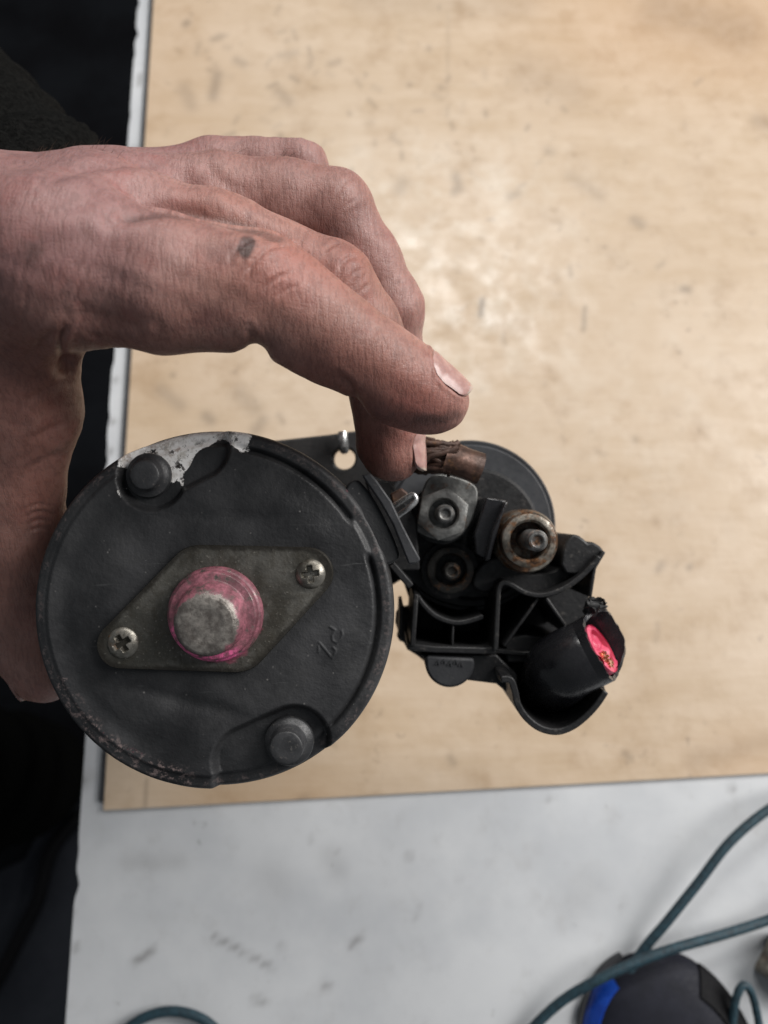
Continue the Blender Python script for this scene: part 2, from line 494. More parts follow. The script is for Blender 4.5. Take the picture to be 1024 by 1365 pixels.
M = dict(
    cap=mat_cap(), plate=mat_plate(), boss=mat_boss(), skin=mat_skin(), nail=mat_nail(), wood=mat_wood(), bench=mat_bench(),
    body=mat_paint('black_body_paint', (0.010, 0.010, 0.0105), (0.022, 0.021, 0.021), 0.5, 0.7, 70, 0.25, dust=0.15, spec=0.35),
    solenoid=mat_paint('solenoid_paint', (0.035, 0.037, 0.041), (0.055, 0.057, 0.062), 0.4, 0.55, 60, 0.15, dust=0.15),
    plastic=mat_paint('black_plastic', (0.008, 0.008, 0.0085), (0.016, 0.016, 0.017), 0.42, 0.62, 90, 0.3, dust=0.3, spec=0.45),
    gloss=mat_paint('glossy_black_plastic', (0.010, 0.010, 0.012), (0.018, 0.018, 0.020), 0.16, 0.34, 90, 0.2),
    rubber=mat_paint('black_rubber', (0.022, 0.023, 0.026), (0.036, 0.037, 0.041), 0.55, 0.75, 120, 0.25, dust=0.1),
    bolt=mat_paint('painted_bolt', (0.022, 0.0225, 0.024), (0.042, 0.0425, 0.045), 0.38, 0.52, 200, 0.25, dust=0.4),
    screw=mat_metal('dull_screw_steel', (0.13, 0.12, 0.10), (0.36, 0.34, 0.30), 0.25),
    zinc=mat_metal('dull_zinc', (0.13, 0.13, 0.125), (0.26, 0.26, 0.25), 0.12, 0.35, 0.6, 0.55),
    stud=mat_metal('dark_stud_steel', (0.10, 0.10, 0.10), (0.24, 0.235, 0.225), 0.3, 0.28, 0.5),
    dim=mat_metal('darker_steel', (0.028, 0.026, 0.024), (0.07, 0.066, 0.06), 0.3, 0.4, 0.6, 0.5),
    rust=mat_metal('rusty_steel', (0.13, 0.115, 0.095), (0.36, 0.335, 0.29), 0.7, 0.3, 0.55),
    chrome=mat_metal('bright_wire', (0.5, 0.5, 0.5), (0.75, 0.75, 0.74), 0.05, 0.18, 0.3),
    braid=mat_metal('tarnished_copper_lug', (0.045, 0.026, 0.020), (0.10, 0.055, 0.040), 0.2, 0.45, 0.65, 0.3),
    barrel=mat_metal('dull_copper', (0.05, 0.030, 0.023), (0.13, 0.072, 0.054), 0.25, 0.35, 0.55, 0.5),
    copper=mat_metal('bright_copper', (0.65, 0.33, 0.20), (0.90, 0.62, 0.45), 0.0, 0.2, 0.35, 0.9),
    pink=mat_paint('pink_insulation', (0.48, 0.03, 0.085), (0.70, 0.13, 0.20), 0.3, 0.45, 150, 0.3),
    sleeve=mat_fabric('black_fleece', (0.003, 0.003, 0.003), (0.009, 0.009, 0.0085)),
    trouser=mat_fabric('dark_trouser', (0.004, 0.004, 0.004), (0.009, 0.009, 0.008)),
    cord=mat_paint('blue_green_cord', (0.008, 0.022, 0.032), (0.018, 0.055, 0.075), 0.5, 0.7, 500, 0.4),
    blackcord=mat_paint('black_cable', (0.003, 0.003, 0.004), (0.005, 0.005, 0.006), 0.6, 0.8, 200, 0.2, spec=0.15),
    tool=mat_paint('charcoal_shell', (0.004, 0.0048, 0.010), (0.009, 0.010, 0.018), 0.55, 0.68, 90, 0.12, spec=0.22),
    blue=mat_paint('blue_plastic', (0.003, 0.025, 0.20), (0.010, 0.07, 0.42), 0.25, 0.4, 60, 0.1),
    floor=mat_paint('dark_floor', (0.003, 0.003, 0.004), (0.007, 0.008, 0.010), 0.7, 0.9, 6, 0.3, spec=0.08),
    worn=mat_metal('worn_grey_metal', (0.10, 0.09, 0.075), (0.30, 0.27, 0.22), 0.3, 0.4, 0.6, 0.4),
    steelleg=mat_paint('bench_leg_steel', (0.03, 0.03, 0.035), (0.05, 0.05, 0.055), 0.4, 0.6, 30, 0.1),
    floorpatch=mat_paint('floor_patch_grey', (0.018, 0.020, 0.026), (0.030, 0.033, 0.041), 0.7, 0.85, 8, 0.2, spec=0.15),
)

# ------------------------------------------------------------------ setting: floor, bench, board
def w_obj(name, V, F, mat, origin=(0, 0, 0), label=None, cat=None, kind=None, **kw):
    V = np.asarray(V) - np.array(origin)
    o = mk(name, V, F, mat, None, **kw)
    o.location = origin
    ORG[o.name] = np.array(origin, float)
    if label: o['label'] = label
    if cat: o['category'] = cat
    if kind: o['kind'] = kind
    return o


FLOOR_Z = -0.85
fl = w_obj('floor', [(-2.5, -2.5, FLOOR_Z), (2.5, -2.5, FLOOR_Z), (2.5, 2.5, FLOOR_Z), (-2.5, 2.5, FLOOR_Z)], [(0, 1, 2, 3)], M['floor'], kind='structure')

BO = ray_plane(140, 1080, 0.0)                 # board corner on the bench
ANG = R(3.0)
U = np.array([math.cos(ANG), math.sin(ANG), 0]); VV = np.array([-math.sin(ANG), math.cos(ANG), 0])


def uv(u, v, z=0.0): return BO + U * u + VV * v + np.array([0, 0, z])


def slab(u0, u1, v0, v1, z0, z1, step, edge=None):
    """box whose top is a fine grid; returns V, F, number of top verts"""
    nu = max(2, int((u1 - u0) / step) + 1); nv = max(2, int((v1 - v0) / step) + 1)
    us = np.linspace(u0, u1, nu); vs = np.linspace(v0, v1, nv)
    A, Bm = np.meshgrid(us, vs, indexing='ij')
    if edge is not None:
        A = A + edge(A, Bm)
    top = BO + A[..., None] * U + Bm[..., None] * VV + np.array([0, 0, z1])
    V = top.reshape(-1, 3)
    idx = np.arange(nu * nv).reshape(nu, nv)
    F = np.stack([idx[:-1, :-1], idx[1:, :-1], idx[1:, 1:], idx[:-1, 1:]], -1).reshape(-1, 4).tolist()
    ring = list(idx[:, 0]) + list(idx[-1, 1:]) + list(idx[-2::-1, -1]) + list(idx[0, -2:0:-1])
    low = V[ring].copy(); low[:, 2] = z0
    n0 = len(V); m = len(ring)
    V = np.concatenate([V, low])
    for i in range(m):
        j = (i + 1) % m
        F.append((ring[j], ring[i], n0 + i, n0 + j))
    F.append(tuple(n0 + i for i in range(m)))
    return V, F, n0


def marks(X, Y, strokes):
    f = np.zeros(X.shape)
    for pts, w, s in strokes:
        d = seg_dist(X, Y, pts)
        f = np.maximum(f, s * np.exp(-(d / w) ** 2))
    return f


bench = thing('workbench', 'grey white workbench with scuffed worktop under the plywood board', 'workbench', (BO[0] + 0.3, BO[1], FLOOR_Z), 'world')


def chips(A, Bm):
    e = np.zeros(A.shape)
    k = rng.random(30) * 0.9 - 0.35
    for q in k:
        e += np.where(A < -0.0115, 0.0016 * np.exp(-((Bm - q) / 0.004) ** 2) * (0.3 + rng.random()), 0)
    return e


bV, bF, bn = slab(-0.0117, 0.75, -0.32, 0.62, -0.03, 0.0, 0.0025, chips)
btop = mk('worktop', bV, bF, M['bench'], bench, sharp=40)
bx, by = to_px(bV)
bst = [([(180, 1282), (190, 1277), (203, 1266)], 5, .9), ([(285, 1250), (300, 1256), (322, 1268)], 4, .8), ([(332, 1273), (362, 1290)], 4, .75),
       ([(468, 1260), (480, 1250)], 5, .8), ([(375, 1262), (376, 1263)], 5, .5), ([(435, 1315), (437, 1316)], 6, .7), ([(340, 1332), (352, 1336)], 6, .6),
       ([(545, 1140), (546, 1143)], 5, .6), ([(447, 1135), (448, 1137)], 4, .6), ([(416, 1118), (416, 1120)], 4, .5), ([(975, 1050), (977, 1052)], 5, .7),
       ([(730, 1065), (731, 1066)], 5, .5), ([(653, 1150), (653, 1151)], 4, .5), ([(828, 1210), (829, 1211)], 5, .35), ([(700, 1295), (703, 1296)], 4, .4),
       ([(440, 1140), (450, 1160)], 16, .28), ([(790, 1180), (770, 1200)], 28, .22), ([(170, 1150), (240, 1148)], 13, .26), ([(360, 1170), (372, 1180)], 25, .2),
       ([(112, 1045), (111, 1040)], 5, .9), ([(100, 1260), (99, 1268)], 4, .7), ([(143, 520), (143, 521)], 4, .9), ([(150, 562), (151, 563)], 4, .9), ([(148, 600), (146, 604)], 4, .8),
       ([(155, 507), (152, 507)], 4, .8), ([(186, 100), (185, 112)], 3, .9), ([(176, 195), (186, 197)], 3, .5), ([(96, 1218), (97, 1222)], 3, .5),
       ([(560, 1205), (555, 1225)], 4, .3), ([(610, 1170), (612, 1172)], 4, .3)]
add_attr(btop, 'mark', marks(bx, by, bst))
for (u, v) in ((0.03, -0.28), (0.70, -0.28), (0.03, 0.57), (0.70, 0.57)):
    p = uv(u, v); s = 0.02
    V = [p + np.array([a * s, b * s, z]) for z in (FLOOR_Z, -0.0305) for a, b in ((-1, -1), (1, -1), (1, 1), (-1, 1))]
    mk('leg', V, [(0, 1, 2, 3), (4, 5, 6, 7), (0, 1, 5, 4), (1, 2, 6, 5), (2, 3, 7, 6), (3, 0, 4, 7)], M['steelleg'], bench)

BT = 0.002
board = thing('plywood_board', 'large worn plywood board with dark stains lying on the worktop', 'board', (BO[0] + 0.3, BO[1] + 0.3, 0.0), 'world')
pV, pF, pn = slab(0, 0.70, 0, 0.60, 0.0004, BT, 0.0018)
pob = mk('panel', pV, pF, M['wood'], board, sharp=40)
wx, wy = to_px(pV)
wst = [([(643, 400), (641, 420)], 4, .9), ([(608, 236), (612, 252)], 7, .5), ([(607, 252), (606, 256)], 6, .5), ([(537, 243), (533, 252)], 10, .35), ([(780, 410), (778, 440)], 3, .6),
       ([(910, 385), (918, 386)], 5, .6), ([(845, 293), (855, 300)], 7, .45), ([(690, 258), (680, 262)], 6, .4), ([(920, 755), (919, 757)], 4, .6), ([(877, 760), (882, 752)], 5, .45),
       ([(290, 100), (284, 128)], 8, .5), ([(315, 80), (325, 85)], 6, .4), ([(250, 30), (247, 32)], 5, .6), ([(245, 118), (255, 140)], 10, .3), ([(370, 120), (385, 135)], 8, .35), ([(395, 70), (372, 74)], 5, .3),
       ([(440, 85), (452, 82)], 5, .35), ([(215, 520), (240, 540)], 10, .35), ([(275, 555), (281, 560)], 8, .5), ([(320, 525), (340, 545)], 12, .3), ([(230, 500), (231, 500)], 4, .5), ([(340, 575), (350, 560)], 9, .4),
       ([(877, 830), (876, 850)], 3, .3), ([(760, 235), (800, 260)], 9, .22), ([(700, 100), (760, 120)], 30, .18), ([(880, 10), (990, 40)], 35, .3), ([(480, 0), (700, 8)], 22, .16),
       ([(1010, 160), (1024, 165)], 10, .3), ([(930, 1012), (1020, 990)], 16, .18), ([(600, 1010), (605, 1018)], 5, .4), ([(400, 1065), (410, 1063)], 4, .4), ([(195, 1038), (194, 1082)], 1.6, .45),
       ([(598, 0), (596, 130)], 2.2, .22), ([(655, 430), (700, 440)], 14, .14), ([(730, 200), (735, 203)], 7, .3), ([(560, 700), (1024, 690)], 3, .04)]
mrng = np.random.default_rng(5)
for _ in range(130):
    x, y = mrng.uniform(180, 1000), mrng.uniform(0, 1040)
    if mrng.random() < 0.6: x, y = mrng.normal(420, 140), mrng.normal(120, 70)
    a = mrng.uniform(0, 6.28); L = mrng.uniform(2, 14)
    wst.append(([(x, y), (x + L * math.cos(a), y + L * math.sin(a))], mrng.uniform(1.8, 4.5), mrng.uniform(0.12, 0.5)))
add_attr(pob, 'mark', np.clip(marks(wx, wy, wst), 0, 1))
add_attr(pob, 'glare', np.clip(1.15 * np.exp(-(((wx - 610) / 130) ** 2 + ((wy - 385) / 150) ** 2)) + .6 * np.exp(-(((wx - 560) / 250) ** 2 + ((wy - 240) / 70) ** 2))  # where the white glare is painted into the board
                              + .45 * np.exp(-(((wx - 860) / 160) ** 2 + ((wy - 560) / 220) ** 2)), 0, 1))
add_attr(pob, 'warm', np.clip(.8 * sstep(560, 900, wx) * sstep(200, 30, wy) + .5 * sstep(150, 330, wx) * sstep(980, 1080, wy) * sstep(560, 330, wx) + .5 * sstep(870, 1010, wx) * sstep(930, 1020, wy) + .35 * sstep(420, 200, wx) * sstep(620, 420, wy), 0, 1))
tV = [uv(u, v, z) for u in (-0.0030, -0.0001) for v in (0.004, 0.60) for z in (0.0003, 0.0017)]  # dark strip along the left edge of the board
mk('edge_strip', tV, [(0, 1, 3, 2), (4, 5, 7, 6), (0, 1, 5, 4), (2, 3, 7, 6), (1, 3, 7, 5), (0, 2, 6, 4)], M['rubber'], board, bevel=0.0006)

# ------------------------------------------------------------------ starter motor
D0 = 170.0
CX, CY, RC = 283.5, 814.5, 242.5
C0 = cs(CX, CY, D0)
motor = thing('starter_motor', 'black starter motor with pink marked end cap held upright over the bench', 'starter motor', C0)

# --- end cap: heightfield face + skirt
nr_, na_ = 176, 760
rr = np.linspace(0, 1, nr_) ** 0.9 * RC
aa = np.linspace(0, 2 * np.pi, na_, endpoint=False)
RR, AA = np.meshgrid(rr[1:], aa, indexing='ij')
X = CX + RR * np.cos(AA); Y = CY + RR * np.sin(AA)


def cap_height(X, Y):
    r = np.hypot(X - CX, Y - CY) * 237.5 / RC
    ang = np.degrees(np.arctan2(Y - CY, X - CX))       # 0 right, 90 down
    h = 0.7 * (1 - (r / 225) ** 2)
    rim = sstep(214, 222, r)
    h = h - 0.9 * rim
    edge = np.clip((r - 229) / 8.5, 0, 1)
    h = h - 2.0 * (1 - np.sqrt(np.clip(1 - edge ** 2, 0, 1)))
    # groove inside the lip, right half
    g1 = sstep(-85, -78, ang) * sstep(-31, -36, ang); g2 = sstep(-22, -17, ang) * sstep(50, 42, ang)
    h = h - 1.5 * np.maximum(g1, g2) * np.exp(-((r - 215) / 3.2) ** 2) + 0.7 * np.maximum(g1, g2) * sstep(217, 222, r)
    gl = sstep(100, 130, np.abs(ang))
    h = h - 0.55 * gl * np.exp(-((r - 196) / 16) ** 2) + 0.35 * gl * np.exp(-((r - 222) / 5) ** 2)
    # bolt pockets
    d1 = np.minimum(np.hypot(X - 202, Y - 634) - 45, seg_dist(X, Y, [(215, 620), (262, 596)]) - 42)
    d2 = np.minimum(seg_dist(X, Y, [(330, 1016), (392, 988)]) - 46, seg_dist(X, Y, [(315, 1050), (335, 1016)]) - 32)
    h = h - 2.6 * sstep(5, -6, d1) - 2.6 * sstep(5, -6, d2)
    # low moulded pads
    pad = lambda x, y, sx, sy, a: np.exp(-((((X - x) * math.cos(a) + (Y - y) * math.sin(a)) / sx) ** 2 + ((-(X - x) * math.sin(a) + (Y - y) * math.cos(a)) / sy) ** 2))
    h = h + 0.9 * pad(150, 760, 28, 70, 0.25) + 0.9 * pad(230, 960, 60, 25, 0.35) + 0.9 * pad(390, 690, 60, 28, 0.6) + 0.6 * pad(455, 880, 26, 60, 0.1)
    h = h - 0.6 * pad(300, 690, 120, 14, 0.0) - 0.6 * pad(250, 935, 90, 10, 0.25)
    # seat under the oval plate
    # cast mark
    ms = np.minimum.reduce([seg_dist(X, Y, s) for s in (
        [(440, 835), (447, 839), (443, 847), (444, 853), (449, 856), (454, 852), (457, 845), (456, 840)],
        [(426, 856), (433, 864), (441, 874)], [(425, 860), (425, 868)], [(444, 862), (448, 866), (446, 872), (443, 876)])])
    h = h + 0.22 * np.exp(-(ms / 1.3) ** 2)
    h = h + 0.05 * np.sin(X * 0.11 + 1.3 * np.sin(Y * 0.07)) * np.sin(Y * 0.09 + 1.1)
    return h


H = cap_height(X, Y)
P0 = np.array([[*cs(CX, CY, D0)[:2], -(D0 - float(cap_height(np.array([CX]), np.array([CY]))[0])) / 1000]])
capV = np.stack([(X - 512) / FPX * D0 / 1000, -(Y - 682.5) / FPX * D0 / 1000, -(D0 - H) / 1000], -1).reshape(-1, 3)
nring = nr_ - 1
RCm = px2m(RC, D0)
skirt = []
for (f_, d_) in ((1.0, 175.0), (1.0, 183.5), (0.985, 184.5), (0.93, 184.6)):
    skirt.append(np.stack([C0[0] + RCm * f_ * np.cos(aa), C0[1] - RCm * f_ * np.sin(aa), np.full(na_, -d_ / 1000)], 1))
V = np.concatenate([P0, capV] + skirt)
F = [(0, 1 + (j + 1) % na_, 1 + j) for j in range(na_)]
for i in range(nring + len(skirt) - 1):
    b = 1 + i * na_
    for j in range(na_):
        k = (j + 1) % na_
        F.append((b + j, b + k, b + na_ + k, b + na_ + j))
F.append(tuple(1 + (nring + len(skirt) - 1) * na_ + j for j in range(na_)))
cap = mk('end_cap', V, F, M['cap'], motor, sharp=60, label='black painted round end cap with bare corroded patch')
Xa = np.concatenate([[CX], X.ravel(), np.tile(CX + RC * np.cos(aa), len(skirt))])
Ya = np.concatenate([[CY], Y.ravel(), np.tile(CY + RC * np.sin(aa), len(skirt))])
ra = np.hypot(Xa - CX, Ya - CY) * 237.5 / RC
wear = 1.0 * sstep(40, 14, seg_dist(Xa, Ya, [(180, 606), (205, 606), (235, 602), (262, 588), (305, 582)])) + 1.0 * sstep(28, 10, seg_dist(Xa, Ya, [(238, 628), (222, 612)])) \
    + .8 * sstep(16, 3, seg_dist(Xa, Ya, [(255, 584), (315, 588)])) + .62 * sstep(20, 2, np.hypot(Xa - 198, Ya - 632)) - 1.5 * sstep(30, 18, seg_dist(Xa, Ya, [(266, 636), (276, 622), (292, 606)])) - .5 * sstep(8, 2, np.abs(np.hypot(Xa - 202, Ya - 634) - 33))
scuff = sstep(17, 3, np.abs(ra - 219)) * sstep(20, 0, seg_dist(Xa, Ya, [(90, 920), (130, 975), (190, 1013), (240, 1028)]) - 10)
wear += .34 * sstep(10, 2, seg_dist(Xa, Ya, [(160, 655), (168, 668)]))
wear[1 + (nring) * na_:] *= 0.6
add_attr(cap, 'wear', np.clip(wear, 0, 1)); add_attr(cap, 'scuff', np.clip(scuff + .45 * sstep(8, 1, np.abs(ra - 228)), 0, 1))
add_attr(cap, 'pink', np.clip(.75 * sstep(12, 2, np.hypot(Xa - 466, Ya - 651)) + .5 * sstep(12, 2, seg_dist(Xa, Ya, [(110, 950), (150, 985), (215, 1022)])), 0, 1))

# lug and rubber grommet on the side of the cap
lug = smooth_poly([(462, 648), (474, 640), (483, 645), (500, 668), (518, 703), (532, 738), (524, 750), (505, 752), (470, 720), (448, 690)], 4, True)
mk('lead_lug', *prism(lug, 171.2, 183), M['cap'], motor, bevel=0.0006)
gro = [(482, 633), (494, 631), (503, 641), (522, 668), (538, 702), (552, 729), (561, 746), (556, 751), (545, 753), (536, 730), (524, 700), (507, 670), (490, 645)]
mk('rubber_grommet', *prism(gro, 169.5, 190), M['rubber'], motor, bevel=0.0004)
mk('rubber_grommet_stem', *prism([(486, 652), (500, 668), (516, 700), (530, 735), (520, 748), (505, 730), (490, 690)], 172.5, 189), M['rubber'], motor)


# oval plate: hull of four rounded corners
def hull_circles(cc, n=28):
    pts = np.array([(x + r * math.cos(t), y + r * math.sin(t)) for x, y, r in cc for t in np.linspace(0, 2 * np.pi, n, endpoint=False)])
    idx = np.lexsort((pts[:, 1], pts[:, 0])); p = pts[idx]
    def half(p):
        h = []
        for q in p:
            while len(h) > 1 and np.cross(h[-1] - h[-2], q - h[-1]) <= 0: h.pop()
            h.append(q)
        return h
    return np.array(half(p)[:-1] + half(p[::-1])[:-1])


PLATE = [(165, 858, 31), (411, 763, 34), (268, 768, 42), (318, 851, 43)]
hp = hull_circles(PLATE)
# radial-grid plate so that stains can vary over it
hc = np.array([290., 811.])
Vp = []; Fp = []; nh = len(hp)
levels = np.linspace(0.04, 1, 26)
for s in levels:
    for p in hp: Vp.append(hc + (p - hc) * s)
Vp2 = np.array(Vp)
zf = np.full(len(Vp2), D0 - 2.5)
top = np.stack([(Vp2[:, 0] - 512) / FPX * D0 / 1000, -(Vp2[:, 1] - 682.5) / FPX * D0 / 1000, -zf / 1000], 1)
low = top[-nh:].copy(); low[:, 2] = -(D0 + 0.6) / 1000
mid = top[-nh:].copy(); mid[:, 2] = -(D0 - 2.1) / 1000
mc = C0.copy(); ctr = top[-nh:].mean(0)
top[-nh:] = ctr + (top[-nh:] - ctr) * np.array([0.992, 0.985, 1])
V = np.concatenate([top, mid, low]); nl = len(levels)
F = [tuple(range(nh))]
for i in range(nl + 1):
    for j in range(nh):
        k = (j + 1) % nh
        F.append((i * nh + j, i * nh + k, (i + 1) * nh + k, (i + 1) * nh + j))
plate = mk('cover_plate', V, F, M['plate'], motor, sharp=30, label='stained grey metal cover plate with two cross head screws')
pr = np.hypot(np.concatenate([Vp2, hp, hp])[:, 0] - 288, np.concatenate([Vp2, hp, hp])[:, 1] - 818)
add_attr(plate, 'edge', np.concatenate([np.repeat(sstep(.80, 1.0, levels), nh), np.ones(2 * nh)]))
add_attr(plate, 'pink', np.clip(1.0 - np.abs(pr - 60) / 20, 0, 1) * (.5 + .4 * sstep(0, 50, np.concatenate([Vp2, hp, hp])[:, 1] - 830)))

# shaft boss
bc = cs(288, 818, D0 - 2.5)
prof = [(0.0104, 168.0), (0.0103, 166.4), (0.0100, 165.7), (0.0096, 165.4), (0.0095, 164.4), (0.0092, 163.8), (0.0084, 163.6), (0.0077, 163.4), (0.0074, 162.2),
        (0.0072, 160.9), (0.0068, 159.9), (0.0062, 159.35), (0.0057, 159.1), (0.0051, 159.0), (0.0042, 158.9), (0.0030, 159.0), (0.0015, 158.95), (0.0, 159.0)]
pf = []
for (a, b) in zip(prof[:-1], prof[1:]):
    for t in np.linspace(0, 1, 4, endpoint=False): pf.append((a[0] + (b[0] - a[0]) * t, a[1] + (b[1] - a[1]) * t))
pf.append((1e-5, prof[-1][1]))
V, F = lathe(bc, pf, 96)
hb = np.clip((V[:, 2] + .1637) / .0045, 0, 1); V[:, 1] -= .0013 * hb; V[:, 0] -= .0004 * hb
boss = mk('bearing_boss', V, F, M['boss'], motor, sharp=50, label='round steel boss daubed with pink paint')
rb = np.hypot(V[:, 0] + .0004 * hb - bc[0], V[:, 1] + .0013 * hb - bc[1]); ab = np.degrees(np.arctan2(V[:, 1] - bc[1], V[:, 0] - bc[0]))
add_attr(boss, 'pink', np.clip(.80 - .70 * sstep(0.0072, 0.0054, rb) + .12 * np.exp(-(rb / 0.003) ** 2), 0, 1))
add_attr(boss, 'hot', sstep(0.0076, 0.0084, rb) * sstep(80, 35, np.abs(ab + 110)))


def dome_screw(px, py, d, rpx, h, rot, name='cross_head_screw', mat='screw'):
    c = cs(px, py, d); r0 = px2m(rpx, d) * 1000
    nr, na = 26, 72
    rs = np.linspace(0, 1, nr)[1:] * r0; an = np.linspace(0, 2 * np.pi, na, endpoint=False)
    Rg, Ag = np.meshgrid(rs, an, indexing='ij')
    x = Rg * np.cos(Ag); y = Rg * np.sin(Ag)
    z = h * np.sqrt(np.clip(1 - (Rg / r0 * 0.93) ** 2, 0, 1)) - h * 0.36
    ca, sa = math.cos(rot), math.sin(rot)
    u = x * ca + y * sa; v = -x * sa + y * ca
    w = 0.17 * r0; L = 0.56 * r0
    cross = np.maximum(sstep(w * 1.25, w * .75, np.abs(u)) * sstep(L * 1.1, L * .85, np.abs(v)), sstep(w * 1.25, w * .75, np.abs(v)) * sstep(L * 1.1, L * .85, np.abs(u)))
    z = z - 1.5 * cross * (1 - 0.45 * Rg / r0)
    P = np.stack([c[0] + x / 1000, c[1] + y / 1000, c[2] + z / 1000], -1).reshape(-1, 3)
    P = np.concatenate([[[c[0], c[1], c[2] + (h * .64 - 1.5) / 1000]], P])
    rim = P[-na:].copy(); rim[:, 2] = c[2] - 0.0007
    P = np.concatenate([P, rim])
    F = [(0, 1 + (j + 1) % na, 1 + j) for j in range(na)]
    for i in range(nr - 1):
        for j in range(na):
            k = (j + 1) % na; b = 1 + i * na
            F.append((b + j, b + k, b + na + k, b + na + j))
    return mk(name, P, F, M[mat], motor, sharp=45)


dome_screw(414, 765, D0 - 2.5, 20, 2.3, 0.15)
dome_screw(164, 857, D0 - 2.5, 21, 2.0, 0.55)


def flange_bolt(px, py, d, rh, rf, h):
    c = cs(px, py, d); a = px2m(rh, d); f = px2m(rf, d)
    V, F = lathe(c, [(f * 1.0, d + 1.2), (f, d - .5), (f * .96, d - 1.0), (a * 1.16, d - 1.4), (a * 1.08, d - 1.8), (a * 1.0, d - h * .7), (a * .97, d - h + .25), (a * .88, d - h), (a * .5, d - h + .08), (1e-5, d - h + .12)], 56)
    # six slightly flattened sides
    dx, dy = V[:, 0] - c[0], V[:, 1] - c[1]; r = np.hypot(dx, dy)
    sel = (V[:, 2] > -(d - 1.6) / 1000) & (r > a * .8)
    t = np.arctan2(dy, dx); k = np.cos(np.pi / 6) / np.cos((t % (np.pi / 3)) - np.pi / 6)
    sc = np.where(sel, 1 - .22 * (1 - np.clip(k * 1.06, .9, 1.02)), 1)
    V[:, 0] = c[0] + dx * sc; V[:, 1] = c[1] + dy * sc
    return mk('through_bolt', V, F, M['bolt'], motor, sharp=45)


flange_bolt(199, 634, D0 + 2.2, 20, 30, 3.6)
flange_bolt(386, 987, D0 + 2.2, 22, 33, 5.8)

# yoke body, mounting flange, nose
mk('yoke_body', *lathe(C0, [(0.030, 184.0), (0.0365, 184.9), (0.0368, 186), (0.0368, 254), (0.030, 255)], 96), M['body'], motor)
hole = [(459 + 14.5 * math.cos(t), 611 + 14.5 * math.sin(t)) for t in np.linspace(0, 2 * np.pi, 32, endpoint=False)]
fl_poly = smooth_poly([(250, 640), (300, 596), (360, 588), (440, 579), (490, 574), (560, 584), (630, 625), (640, 690), (620, 740), (545, 768), (500, 800), (430, 880), (330, 880), (250, 800)], 4, True)
mk('mounting_flange', *prism([tuple(p) for p in fl_poly], 255, 262, [hole]), M['body'], motor, bevel=0.0008)
mk('drive_housing', *lathe(C0, [(0.034, 262.2), (0.036, 264), (0.034, 285), (0.026, 300), (0.021, 325), (0.019, 340), (0.010, 341)], 72), M['body'], motor)
mk('steel_pin', *tube([cs(457, 577, 251), cs(457, 584, 250.5), cs(458, 592, 251), cs(459, 600, 254)], px2m(6.5, 251), 14), M['chrome'], motor)

# solenoid
SC = cs(626, 701, 236)
mk('solenoid_body', *lathe(SC, [(0.020, 233.4), (0.0242, 233.2), (0.0246, 233.6), (0.0248, 234.8), (0.0257, 234.6), (0.0262, 235.4), (0.0262, 239), (0.0256, 241), (0.0256, 300), (0.02, 301)], 96), M['solenoid'], motor, label='charcoal painted solenoid body')
SC2 = cs(632, 712, 228)
mk('terminal_base', *lathe(SC2, [(0.0, 226.4), (0.0185, 226.4), (0.0195, 227.4), (0.0195, 233.6)], 64), M['plastic'], motor)


def hexnut(px, py, d, R_px, hole_px, h, mat, name, rot=0.0, hexed=True, parent=None):
    c = cs(px, py, d); Rm = px2m(R_px, d); hm = px2m(hole_px, d)
    n = 72; t = np.linspace(0, 2 * np.pi, n, endpoint=False)
    ap = Rm * math.cos(math.pi / 6)
    rh = ap / np.cos(((t - rot) % (np.pi / 3)) - np.pi / 6) if hexed else np.full(n, Rm)
    if not hexed: ap = Rm * .96
    ch = (rh - ap * .96) * 1000 * .55
    rings = []
    def ring(r, dep): rings.append(np.stack([c[0] + r * np.cos(t), c[1] + r * np.sin(t), np.broadcast_to(-dep / 1000.0, (n,))], 1))
    ring(rh, np.full(n, d + h)); ring(rh, d + ch); ring(np.full(n, ap * .95), np.full(n, d)); ring(np.full(n, hm * 1.12), np.full(n, d))
    ring(np.full(n, hm), np.full(n, d + .6)); ring(np.full(n, hm), np.full(n, d + h))
    V = np.concatenate(rings); F = []
    m = len(rings)
    for i in range(m):
        i2 = (i + 1) % m
        for j in range(n):
            k = (j + 1) % n
            F.append((i * n + j, i * n + k, i2 * n + k, i2 * n + j))
    return mk(name, V, F, M[mat], parent or motor, sharp=32)


def stud(px, py, d_top, d_bot, r_px, mat):
    c = cs(px, py, d_top); r = px2m(r_px, d_top)
    pr = [(1e-5, d_top + .75), (r * .35, d_top + .65), (r * .52, d_top + .1), (r * .62, d_top), (r * .80, d_top + .1), (r * .90, d_top + .55)]
    d = d_top + .8; i = 0
    while d < d_bot:
        pr.append((r * (1.0 if i % 2 == 0 else .90), d)); d += .42; i += 1
    pr.append((r * .9, d_bot))
    return mk('terminal_stud', *lathe(c, pr, 40), M[mat], motor, sharp=25)


# terminal A with its lug plate
lugp = smooth_poly([(563, 655), (571, 638), (586, 632), (612, 637), (633, 647), (637, 662), (632, 686), (622, 706), (602, 721), (577, 718), (556, 709), (546, 700), (556, 688), (560, 670)], 3, True)
mk('zinc_terminal_lug', *prism([tuple(p) for p in lugp], 213, 215.6), M['zinc'], motor, bevel=0.0004)
hexnut(591, 685, 208.5, 36, 19.5, 4.4, 'zinc', 'terminal_nut', 0.35)
stud(594, 685, 203, 226, 12.5, 'stud')
mk('terminal_post', *lathe(cs(590, 685, 214), [(0.0085, 215.8), (0.0085, 226.5)], 40), M['plastic'], motor)
